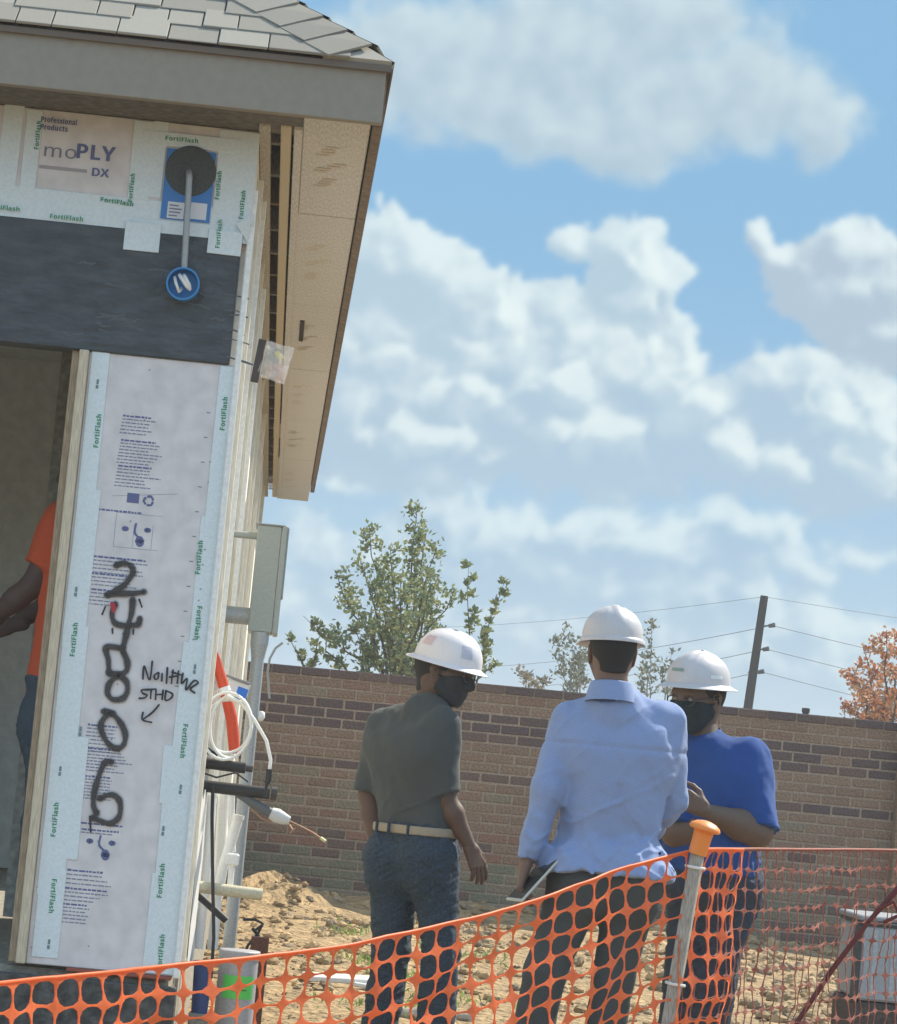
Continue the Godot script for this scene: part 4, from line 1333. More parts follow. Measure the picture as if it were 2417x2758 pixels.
	paper.box(Vector3(0.005, 0.028, 0.002), Vector3(0.035, 0.02, 0.004), 0.001, Basis(Vector3(0, 0, 1), -0.8))
	put("yellow_paper", paper, mat(Color(0.62, 0.58, 0.26), 0.8), o)
	paper = MB.new()
	paper.box(Vector3(-0.02, 0.0, -0.006), Vector3(0.06, 0.11, 0.003), 0.001, Basis(Vector3(0, 0, 1), -0.12))
	put("grey_paper", paper, mat(Color(0.42, 0.44, 0.45), 0.8, 0.3, 30.0), o)
	paper = MB.new()
	paper.box(Vector3(-0.07, 0.0, -0.01), Vector3(0.03, 0.17, 0.012), 0.003, Basis(Vector3(0, 0, 1), -0.1))
	put("hanger", paper, mat(Color(0.06, 0.05, 0.06), 0.7), o)


func build_wrap(material: Material) -> void:
	var o := at_house("white_wrap", "loose folded sheet of white wrap behind the pipes low on the right wall", "wrap", Vector3(0.012, 0.47, -0.75))
	var mb := MB.new()
	var last_edge := []
	for k in 15:
		var zz := -0.11 * k
		var xx := 0.012 + 0.014 * sin(k * 1.9) + 0.006 * sin(k * 0.7)
		var edge := [Vector3(xx, 0.0, zz), Vector3(xx * 0.7 + 0.006 * sin(k * 1.1), 0.32, zz - 0.01), Vector3(xx * 0.5, 0.62 + 0.03 * sin(k * 1.3), zz)]
		if k > 0:
			for q in 2:
				mb.quad(last_edge[q], edge[q], edge[q + 1], last_edge[q + 1], Vector3(1, 0, 0))
				mb.quad(last_edge[q] - Vector3(0.002, 0, 0), edge[q] - Vector3(0.002, 0, 0), edge[q + 1] - Vector3(0.002, 0, 0), last_edge[q + 1] - Vector3(0.002, 0, 0), Vector3(-1, 0, 0))
		last_edge = edge
	put("sheet", mb, material, o)


# ---------------------------------------------------------------- people
var fold_noise := FastNoiseLite.new()

func append(mb: MB, part: MB, xf: Transform3D) -> void:
	for i in part.v.size():
		mb.v.append(xf * part.v[i])
		mb.n.append((xf.basis * part.n[i]).normalized())


func head_prims(grow := 0.0) -> Array:
	var X := Vector3.RIGHT
	var pr := [
		cap(Vector3(0, 0.035, -0.032), Vector3(0, 0.038, 0.018), 0.088 + grow, 0.083 + grow, 0.03, X, 1.13),
		cap(Vector3(0, -0.005, 0.045), Vector3(0, -0.07, 0.05), 0.056 + grow, 0.04 + grow, 0.03),
		cap(Vector3(0, -0.02, -0.03), Vector3(0, -0.05, 0.02), 0.066 + grow, 0.05 + grow, 0.03),
		cap(Vector3(0.05, -0.045, 0.008), Vector3(0.014, -0.096, 0.062), 0.024 + grow, 0.021 + grow, 0.025),
		cap(Vector3(-0.05, -0.045, 0.008), Vector3(-0.014, -0.096, 0.062), 0.024 + grow, 0.021 + grow, 0.025),
		cap(Vector3(0, 0.012, 0.095), Vector3(0, -0.03, 0.112), 0.0095 + grow, 0.0145 + grow, 0.014),
		cap(Vector3(-0.012, -0.034, 0.1), Vector3(0.012, -0.034, 0.1), 0.011 + grow, 0.011 + grow, 0.01),
		cap(Vector3(-0.034, 0.026, 0.083), Vector3(0.034, 0.026, 0.083), 0.013 + grow, 0.013 + grow, 0.018),
		cap(Vector3(0.042, -0.022, 0.064), Vector3(0.038, -0.03, 0.068), 0.023 + grow, 0.021 + grow, 0.02),
		cap(Vector3(-0.042, -0.022, 0.064), Vector3(-0.038, -0.03, 0.068), 0.023 + grow, 0.021 + grow, 0.02),
		cap(Vector3(-0.018, -0.062, 0.088), Vector3(0.018, -0.062, 0.088), 0.009 + grow, 0.009 + grow, 0.01),
		cap(Vector3(-0.014, -0.074, 0.086), Vector3(0.014, -0.074, 0.086), 0.009 + grow, 0.009 + grow, 0.008),
		cap(Vector3(0, -0.05, -0.025), Vector3(0, -0.145, -0.034), 0.056 + grow, 0.057 + grow, 0.03)]
	if grow == 0.0:
		for s in [-1.0, 1.0]:
			pr.append(cap(Vector3(s * 0.078, 0.004, -0.012), Vector3(s * 0.077, -0.036, -0.004), 0.021, 0.014, 0.006, Vector3(s, 0, 0.35).normalized(), 2.4))
			pr.append(cap(Vector3(s * 0.033, 0.004, 0.106), Vector3(s * 0.03, 0.004, 0.106), 0.0155, 0.0155, 0.01, Vector3.ZERO, 1.0, false, true))
			pr.append(cap(Vector3(s * 0.087, -0.012, 0.004), Vector3(s * 0.087, -0.022, 0.004), 0.007, 0.006, 0.004, Vector3.ZERO, 1.0, false, true))
	return pr


# a right-handed set: d runs to the finger tips, palm is where the palm faces, the thumb leaves on the side th
func hand_prims(w: Vector3, d: Vector3, palm: Vector3, th: Vector3, curl: float) -> Array:
	d = d.normalized()
	th = (th - d * th.dot(d)).normalized()
	palm = d.cross(th).normalized() * signf(d.cross(th).dot(palm))
	var pr := [cap(w - d * 0.05, w + d * 0.012, 0.029, 0.027, 0.015, palm, 1.25)]
	var lens := [0.072, 0.080, 0.074, 0.058]
	for i in 4:
		var o := (1.5 - i) * 0.0205
		var spread: Vector3 = (d + th * (1.5 - i) * 0.05).normalized()
		var kn := w + d * (0.092 - absf(i - 1.2) * 0.005) + th * o
		pr.append(cap(w + d * 0.01 + th * o * 0.55, kn, 0.0165, 0.0125, 0.013))
		var at := kn
		var dir := spread
		var side := dir.cross(palm).normalized()
		for s in 3:
			var bend: float = curl * [0.55, 0.75, 0.5][s] * (1.0 + 0.12 * i)
			dir = dir.rotated(side, bend)
			if dir.dot(palm) < spread.dot(palm): dir = dir.rotated(side, -2.0 * bend)
			var to: Vector3 = at + dir * lens[i] * [0.48, 0.3, 0.24][s]
			pr.append(cap(at, to, 0.0098 - 0.0007 * s, 0.0092 - 0.0007 * s, 0.004))
			at = to
	var t0 := w + d * 0.022 + th * 0.022
	var t1 := t0 + (d * 0.6 + th * 0.6 + palm * 0.35).normalized() * 0.046
	var t2 := t1 + (d * 0.9 + th * 0.25 + palm * 0.35).normalized() * 0.034
	var t3 := t2 + (d * 1.0 - th * 0.1 + palm * 0.35).normalized() * 0.026
	pr.append(cap(t0, t1, 0.0165, 0.0125, 0.012))
	pr.append(cap(t1, t2, 0.0115, 0.0105, 0.005))
	pr.append(cap(t2, t3, 0.0105, 0.0085, 0.004))
	return pr


func torso_prims(J: Dictionary, f: Vector3, g: float, girth: float, belly: float) -> Array:
	var r: Vector3 = (J.rs - J.ls).normalized()
	var sh: Vector3 = (J.ls + J.rs) * 0.5
	var half: float = J.ls.distance_to(J.rs) * 0.5
	var pr := [
		cap(sh - r * half * 0.55 - Vector3(0, 0.09, 0), sh + r * half * 0.55 - Vector3(0, 0.09, 0), 0.122 * girth + g, 0.122 * girth + g, 0.06, f, 1.12),
		cap(J.chest - r * 0.055 * girth, J.chest + r * 0.055 * girth, 0.128 * girth + g, 0.128 * girth + g, 0.06, f, 1.1),
		cap(J.chest.lerp(J.waist, 0.5) - r * 0.04 + f * belly * 0.6, J.chest.lerp(J.waist, 0.5) + r * 0.04 + f * belly * 0.6, 0.13 * girth + g, 0.13 * girth + g, 0.06, f, 1.08),
		cap(J.waist - r * 0.045 + f * belly, J.waist + r * 0.045 + f * belly, 0.126 * girth + g, 0.126 * girth + g, 0.06, f, 1.08),
		cap(J.pelvis - r * 0.05, J.pelvis + r * 0.05, 0.122 * girth + g, 0.122 * girth + g, 0.06, f, 1.05),
		cap(J.neck - Vector3(0, 0.05, 0), J.ls.lerp(sh, 0.12) + Vector3(0, 0.012, 0), 0.066 + g, 0.058 + g, 0.06),
		cap(J.neck - Vector3(0, 0.05, 0), J.rs.lerp(sh, 0.12) + Vector3(0, 0.012, 0), 0.066 + g, 0.058 + g, 0.06)]
	return pr


func leg_prims(J: Dictionary, f: Vector3, g: float, stop := 0.0) -> Array:
	var pr := [
		cap(J.lhip, J.lk, 0.092 + g, 0.062 + g, 0.05), cap(J.lk, J.la + Vector3(0, stop, 0), 0.064 + g, 0.046 + g + (0.018 if g > 0 else 0.0), 0.03),
		cap(J.rhip, J.rk, 0.092 + g, 0.062 + g, 0.05), cap(J.rk, J.ra + Vector3(0, stop, 0), 0.064 + g, 0.046 + g + (0.018 if g > 0 else 0.0), 0.03),
		cap(J.lhip - f * 0.045 + Vector3(0, 0.01, 0), J.lhip - f * 0.04 - Vector3(0, 0.05, 0), 0.088 + g, 0.08 + g, 0.05),
		cap(J.rhip - f * 0.045 + Vector3(0, 0.01, 0), J.rhip - f * 0.04 - Vector3(0, 0.05, 0), 0.088 + g, 0.08 + g, 0.05)]
	return pr


func helmet(o: Node3D, xf: Transform3D, full_brim: bool, material: Material) -> void:
	var mb := MB.new()
	var prof := []
	var rows := 14
	for i in rows + 1:
		var a := PI / 2 * i / rows
		prof.append(Vector2(0.124 * pow(sin(a), 0.86), 0.045 + 0.122 * pow(cos(a), 0.92)))
	prof[0] = Vector2(0.0, 0.167)
	var seg := 48
	var ring := func(p: Vector2, k: int, ridge: bool) -> Vector3:
		var t := TAU * k / seg
		var q := Vector3(cos(t) * p.x * 0.94, p.y, sin(t) * p.x * 1.14)
		if ridge:
			for e in [[0.0, 0.02, 0.007], [0.034, 0.008, 0.003], [-0.034, 0.008, 0.003]]:
				q.y += e[2] * smoothstep(e[1], e[1] * 0.4, absf(q.x - e[0])) * smoothstep(0.07, 0.13, q.y)
		return q
	var grid := []
	for i in prof.size():
		var row := []
		for k in seg: row.append(ring.call(prof[i], k, true))
		grid.append(row)
	# the brim, then the inside
	var brims := [[0.0, 0.0, -0.002], [0.012, 0.0, -0.008], [0.03, 0.0, -0.016], [0.033, 0.0, -0.021], [0.028, 0.0, -0.021], [0.004, 0.0, -0.014], [-0.006, 0.0, -0.006]]
	for e in brims:
		var row := []
		for k in seg:
			var t := TAU * k / seg
			var reach: float = e[0]
			if not full_brim:
				var front := smoothstep(0.2, 0.95, sin(t))
				reach = minf(e[0], 0.008) if e[0] > 0 else e[0]
				reach += (maxf(e[0], 0.0) * 1.5) * front
			var base := Vector3(cos(t) * 0.124 * 0.94, 0.045, sin(t) * 0.124 * 1.14)
			var outv := Vector3(cos(t) / 0.94, 0, sin(t) / 1.14).normalized()
			row.append(base + outv * reach + Vector3(0, e[2], 0))
		grid.append(row)
	for i in range(rows, -1, -2):
		var row := []
		for k in seg: row.append(ring.call(prof[i] * Vector2(0.955, 1.0) + Vector2(0, -0.006), k, false))
		grid.append(row)
	var nrm := []
	for i in grid.size():
		var row := []
		for k in seg:
			var du: Vector3 = grid[i][(k + 1) % seg] - grid[i][(k + seg - 1) % seg]
			var dv: Vector3 = grid[mini(i + 1, grid.size() - 1)][k] - grid[maxi(i - 1, 0)][k]
			var m := dv.cross(du).normalized()
			if i == 0: m = Vector3.UP
			if i == grid.size() - 1: m = Vector3.DOWN
			row.append(m)
		nrm.append(row)
	for i in grid.size() - 1:
		for k in seg:
			var k2 := (k + 1) % seg
			mb.tri(grid[i][k], grid[i][k2], grid[i + 1][k2], nrm[i][k], nrm[i][k2], nrm[i + 1][k2])
			mb.tri(grid[i][k], grid[i + 1][k2], grid[i + 1][k], nrm[i][k], nrm[i + 1][k2], nrm[i + 1][k])
	put("hard_hat", mb, material, o, xf.origin, xf.basis)


# a small patch lying on the helmet's dome: a = angle round it (0 = wearer's left, PI/2 = front), h0..h1 = share of the dome's height
func helmet_mark(o: Node3D, xf: Transform3D, a0: float, a1: float, h0: float, h1: float, material: Material) -> void:
	var mb := MB.new()
	var at := func(a: float, h: float) -> Vector3:
		var e := PI / 2 * (1.0 - h)
		var rr := 0.1255 * pow(sin(e), 0.86)
		return Vector3(cos(a) * rr * 0.94, 0.0455 + 0.1225 * pow(cos(e), 0.92), sin(a) * rr * 1.14)
	for i in 6:
		for j in 4:
			var u0 := lerpf(a0, a1, i / 6.0)
			var u1 := lerpf(a0, a1, (i + 1) / 6.0)
			var v0 := lerpf(h0, h1, j / 4.0)
			var v1 := lerpf(h0, h1, (j + 1) / 4.0)
			var p: Vector3 = at.call(u0, v0)
			mb.quad(p, at.call(u1, v0), at.call(u1, v1), at.call(u0, v1), p)
	put("hat_sticker", mb, material, o, xf.origin, xf.basis)


func person(J: Dictionary, s: Dictionary) -> Node3D:
	var t0 := Time.get_ticks_msec()
	var foot: Vector3 = (J.la + J.ra) * 0.5
	foot.y = s.get("floor", 0.0)
	var o := thing("person", s.label, "person", foot, 0.0, s.get("group", ""))
	for k in J: J[k] -= foot
	var r: Vector3 = J.rs - J.ls
	r.y = 0
	r = r.normalized()
	var f := Vector3.UP.cross(r).normalized()
	var girth: float = s.get("girth", 1.0)
	var belly: float = s.get("belly", 0.0)
	var fine: float = s.get("fine", 1.0)
	var hz: Vector3 = s.look.normalized()
	var hx: Vector3 = s.get("up", Vector3.UP).cross(hz).normalized()
	var hxf := Transform3D(Basis(hx, hz.cross(hx).normalized(), hz), J.head)
	var hs: float = s.get("head_scale", 1.1)
	var hatxf := hxf
	hxf.basis = hxf.basis.scaled_local(Vector3.ONE * hs)
	var neck_top: Vector3 = hxf * Vector3(0, -0.08, -0.03)
	var up_r: float = 0.05 * lerpf(1.0, girth, 0.6) * s.get("arm", 1.0)
	var fo_r: float = 0.04 * lerpf(1.0, girth, 0.6) * s.get("arm", 1.0)
	# the body
	var body := MB.new()
	var pr := torso_prims(J, f, -0.02, girth, belly)
	pr.append_array(leg_prims(J, f, -0.012))
	for a in [["ls", "le", "lw"], ["rs", "re", "rw"]]:
		if s.get("long", false):
			pr.append(cap(J[a[0]], J[a[1]], up_r - 0.012, up_r - 0.018, 0.03))
			pr.append(cap(J[a[1]], J[a[1]].lerp(J[a[2]], 0.8), up_r - 0.018, 0.024, 0.02))
			pr.append(cap(J[a[1]].lerp(J[a[2]], 0.8), J[a[2]], 0.024, 0.0275, 0.02))
			continue
		pr.append(cap(J[a[0]], J[a[1]], up_r + 0.006, up_r - 0.008, 0.03))
		pr.append(cap(J[a[1]], J[a[1]].lerp(J[a[2]], 0.35), up_r - 0.009, fo_r + 0.003, 0.02))
		pr.append(cap(J[a[1]].lerp(J[a[2]], 0.35), J[a[2]], fo_r + 0.003, 0.0275, 0.02))
	pr.append(cap(J.neck - Vector3(0, 0.06, 0), neck_top, 0.064, 0.056, 0.04))
	blob(body, pr, 0.0125 * fine)
	var hd := MB.new()
	blob(hd, head_prims(), 0.0045 * fine)
	append(body, hd, hxf)
	for a in [["lw", "lh", "l_palm", "l_thumb", "l_curl"], ["rw", "rh", "r_palm", "r_thumb", "r_curl"]]:
		var hm := MB.new()
		blob(hm, hand_prims(J[a[0]], J[a[1]] - J[a[0]], s[a[2]], s[a[3]], s.get(a[4], 0.35)), 0.0042 * fine)
		append(body, hm, Transform3D())
	put("body", body, s.skin, o)
	for sd in [-1.0, 1.0]:
		var eyes := MB.new()
		eyes.lathe(Transform3D(Basis(Vector3.RIGHT, PI / 2), Vector3(sd * 0.032, 0.003, 0.084)), [Vector2(0.0, -0.012), Vector2(0.0085, -0.0085), Vector2(0.012, 0), Vector2(0.0085, 0.0085), Vector2(0.0, 0.012)], 12)
		put("eye", eyes, mat(Color(0.30, 0.28, 0.26), 0.25), o, hxf.origin, hxf.basis)
	# hair, under the helmet
	var hair := MB.new()
	var hp := [cap(Vector3(0, 0.036, -0.034), Vector3(0, 0.04, 0.012), 0.0935, 0.086, 0.02, Vector3.RIGHT, 1.12), cap(Vector3(0, -0.01, -0.045), Vector3(0, -0.07, -0.045), 0.062, 0.052, 0.03)]
	blob(hair, hp, 0.006 * fine, [[Vector3(0, 0.048, 0), Vector3.UP], [Vector3(0, -0.03, 0.032), Vector3(0, -0.35, 1).normalized()], [Vector3(0, s.get("hair_low", -0.075), 0), Vector3(0, -1, 0.25).normalized()]])
	put("hair", hair, s.hair, o, hxf.origin, hxf.basis)
	# mask
	if s.has("mask"):
		var mk := MB.new()
		blob(mk, head_prims(0.006).slice(1, 12), 0.0045 * fine, [[Vector3(0, -0.012, 0), Vector3(0, 1, -0.12).normalized()], [Vector3(0, -0.12, 0), Vector3(0, -1, 0)], [Vector3(0, 0, 0.012), Vector3(0, 0.25, -1).normalized()]])
		mk.tube([Vector3(0.068, -0.03, 0.03), Vector3(0.078, -0.012, 0.0), Vector3(0.082, 0.0, -0.022)], 0.003, 6)
		mk.tube([Vector3(-0.068, -0.03, 0.03), Vector3(-0.078, -0.012, 0.0), Vector3(-0.082, 0.0, -0.022)], 0.003, 6)
		put("face_mask", mk, s.mask, o, hxf.origin, hxf.basis)
	if s.has("glasses"):
		var gm := MB.new()
		for sd in [-1.0, 1.0]:
			var rim := []
			for k in 17:
				var a := TAU * k / 16.0
				rim.append(Vector3(sd * 0.033 + cos(a) * 0.025, 0.0 + sin(a) * 0.017, 0.108 - 0.006 * absf(cos(a))))
			gm.tube(rim, 0.0022, 6, false)
			gm.tube([Vector3(sd * 0.058, 0.006, 0.102), Vector3(sd * 0.077, 0.008, 0.07), Vector3(sd * 0.084, 0.004, -0.01)], 0.0022, 6)
		gm.tube([Vector3(-0.009, 0.004, 0.109), Vector3(0.009, 0.004, 0.109)], 0.0022, 6)
		put("glasses", gm, mat(Color(0.05, 0.05, 0.055), 0.3), o, hxf.origin, hxf.basis)
	# shirt
	fold_noise.noise_type = FastNoiseLite.TYPE_SIMPLEX_SMOOTH
	fold_noise.frequency = 1.0
	fold_noise.fractal_octaves = 2
	var amp: float = s.get("folds", 0.004)
	var shirt := MB.new()
	var sp := torso_prims(J, f, 0.006, girth, belly)
	var cuts := []
	var long: bool = s.get("long", false)
	for a in [["ls", "le", "lw"], ["rs", "re", "rw"]]:
		if long:
			sp.append(cap(J[a[0]], J[a[1]], up_r + 0.022, up_r + 0.008, 0.035))
			sp.append(cap(J[a[1]], J[a[1]].lerp(J[a[2]], 0.93), up_r + 0.008, 0.039, 0.02, Vector3.ZERO, 1.0, true))
		else:
			sp.append(cap(J[a[0]], J[a[0]].lerp(J[a[1]], s.get("sleeve", 0.8)), up_r + 0.022, up_r + 0.018, 0.035, Vector3.ZERO, 1.0, true))
	sp.append(cap(J.neck - Vector3(0, 0.06, 0) - f * 0.025, hxf * Vector3(0, -0.15, -0.036), 0.1, 0.079, 0.03, Vector3.ZERO, 1.0, true))
	if long:
		sp.append_array(leg_prims(J, f, 0.046).slice(4, 6))
		sp.append(cap(J.pelvis - r * 0.06, J.pelvis + r * 0.06, 0.138 * girth, 0.138 * girth, 0.06, f, 1.0))
		sp.append(cap(J.lhip, J.rhip, 0.132, 0.132, 0.05))
	cuts.append([J.waist + Vector3(0, s.get("hem", -0.02), 0), (Vector3.DOWN + f * s.get("hem_tilt", 0.0)).normalized()])
	var lean: Vector3 = J.chest
	blob(shirt, sp, 0.0085 * fine, cuts, func(p: Vector3) -> float:
		var low := clampf((lean.y + 0.1 - p.y) * 3.0, 0.35, 1.6)
		var n1 := fold_noise.get_noise_3d(p.x * 7.0 + p.y * 2.2, p.y * 4.4, p.z * 7.0)
		var n2 := fold_noise.get_noise_3d(p.x * 6.0, p.y * 14.0 + p.x * 6.0, p.z * 6.0 + 5.0)
		var ridge := 1.0 - absf(n1) * 2.4
		var u := p.x * 0.75 + p.y * 0.66 + p.z * 0.2
		var w := -p.x * 0.66 + p.y * 0.75
		var n3 := fold_noise.get_noise_3d(u * 1.7, w * 7.0, p.z * 4.0 + 20.0)
		var crease := maxf(0.0, 1.0 - absf(n3) * 3.2)
		var seam_dip := 0.004 * exp(-pow((p.y - J.ls.y + 0.075) / 0.009, 2.0)) if long else 0.0
		return amp * (1.1 * n1 + 0.5 * low * n2 - (0.85 if long else 0.7) * crease * crease * clampf(low, 0.4, 1.2) + 0.9 * fold_noise.get_noise_3d(p.x * 8.0, p.y * 1.6, p.z * 8.0 + 40.0) + 0.25 - 0.9 * low * maxf(0.0, ridge - 0.45)) + seam_dip)
	put("shirt", shirt, s.cloth, o)
	# collar
	var col := MB.new()
	var nape: Vector3 = hxf * Vector3(0, -0.165, -0.038)
	var cz: Vector3 = (neck_top - nape).normalized().lerp(Vector3.UP, 0.3).normalized()
	var cr := Basis(cz.cross(f).normalized(), cz, cz.cross(f).normalized().cross(cz))
	col.lathe(Transform3D(cr, hxf * Vector3(0, -0.147, -0.036)), [Vector2(0.094, -0.036), Vector2(0.087, 0.0), Vector2(0.077, 0.034), Vector2(0.074, 0.038), Vector2(0.071, 0.033), Vector2(0.074, -0.01)], 28)
	put("collar", col, s.cloth, o)
	# trousers and belt
	var tr := MB.new()
	var lp := torso_prims(J, f, 0.0, girth, belly * 0.4).slice(3, 5)
	lp.append_array(leg_prims(J, f, 0.011, -0.02))
	blob(tr, lp, 0.010 * fine, [[J.waist + Vector3(0, s.get("rise", -0.012), 0), Vector3.UP], [foot * 0.0 + Vector3(0, 0.035, 0), Vector3.DOWN]], func(p: Vector3) -> float:
		var n1 := fold_noise.get_noise_3d(p.x * 8.0, p.y * 10.0 + p.x * 6.0, p.z * 8.0 + 3.0)
		var n2 := fold_noise.get_noise_3d(p.x * 5.0, p.y * 22.0 - p.x * 14.0, p.z * 5.0 + 8.0)
		return (0.35 if long else 1.0) * (0.008 * n1 - 0.007 * maxf(0.0, 0.6 - absf(n1) * 2.5) - 0.006 * maxf(0.0, 1.0 - absf(n2) * 3.0)))
	put("trousers", tr, s.jeans, o)
	if s.has("belt"):
		var be := MB.new()
		blob(be, torso_prims(J, f, 0.016, girth, belly * 0.4).slice(3, 5), 0.008 * fine, [[J.waist + Vector3(0, s.get("rise", -0.012) - 0.004, 0), Vector3.UP], [J.waist + Vector3(0, s.get("rise", -0.012) - 0.042, 0), Vector3.DOWN]])
		put("belt", be, s.belt, o)
		for e in [-0.45, 0.0, 0.5]:
			var out: Vector3 = (-f * cos(e) * 0.143 + r * sin(e) * 0.185) * girth + f * belly * 0.4
			line("belt_loop", s.jeans, o, [J.waist + out + Vector3(0, -0.010, 0), J.waist + out + Vector3(0, -0.058, 0)], 0.007, 6)
	for sd in ([] if long else [-1.0, 1.0]):
		var pk := MB.new()
		var c: Vector3 = J.lhip if sd < 0 else J.rhip
		blob(pk, leg_prims(J, f, 0.0155).slice(4, 6) if sd < 0 else leg_prims(J, f, 0.0155).slice(4, 6), 0.008 * fine, [[c + r * 0.062, r], [c - r * 0.062, -r], [c + Vector3(0, 0.055, 0), Vector3.UP], [c - Vector3(0, 0.085, 0), Vector3.DOWN], [c - f * 0.03, f]])
		put("back_pocket", pk, s.jeans, o)
	# boots
	for sd in ["l", "r"]:
		var bt := MB.new()
		var an: Vector3 = J[sd + "a"]
		var toe: Vector3 = (f * 0.95 + r * (-0.18 if sd == "l" else 0.18)).normalized()
		an.y = 0.0
		blob(bt, [cap(an + Vector3(0, 0.12, 0), an + Vector3(0, 0.045, 0), 0.052, 0.05, 0.03), cap(an + Vector3(0, 0.04, 0) - toe * 0.05, an + Vector3(0, 0.034, 0) + toe * 0.16, 0.042, 0.04, 0.03)], 0.009 * fine, [[Vector3(0, 0.002, 0), Vector3.DOWN]])
		put("boot", bt, s.boots, o)
	if s.has("hat"):
		helmet(o, Transform3D((hatxf.basis * Basis(Vector3.RIGHT, s.get("hat_tilt", 0.0))).scaled_local(Vector3.ONE * s.get("hat_scale", 1.0)), hatxf.origin + hatxf.basis.y * s.get("hat_lift", 0.0)), s.hat == "full", s.hat_mat)
		for e in s.get("marks", []):
			helmet_mark(o, Transform3D((hatxf.basis * Basis(Vector3.RIGHT, s.get("hat_tilt", 0.0))).scaled_local(Vector3.ONE * s.get("hat_scale", 1.0)), hatxf.origin + hatxf.basis.y * s.get("hat_lift", 0.0)), e[0], e[1], e[2], e[3], e[4])
	print("person ", Time.get_ticks_msec() - t0)
	return o


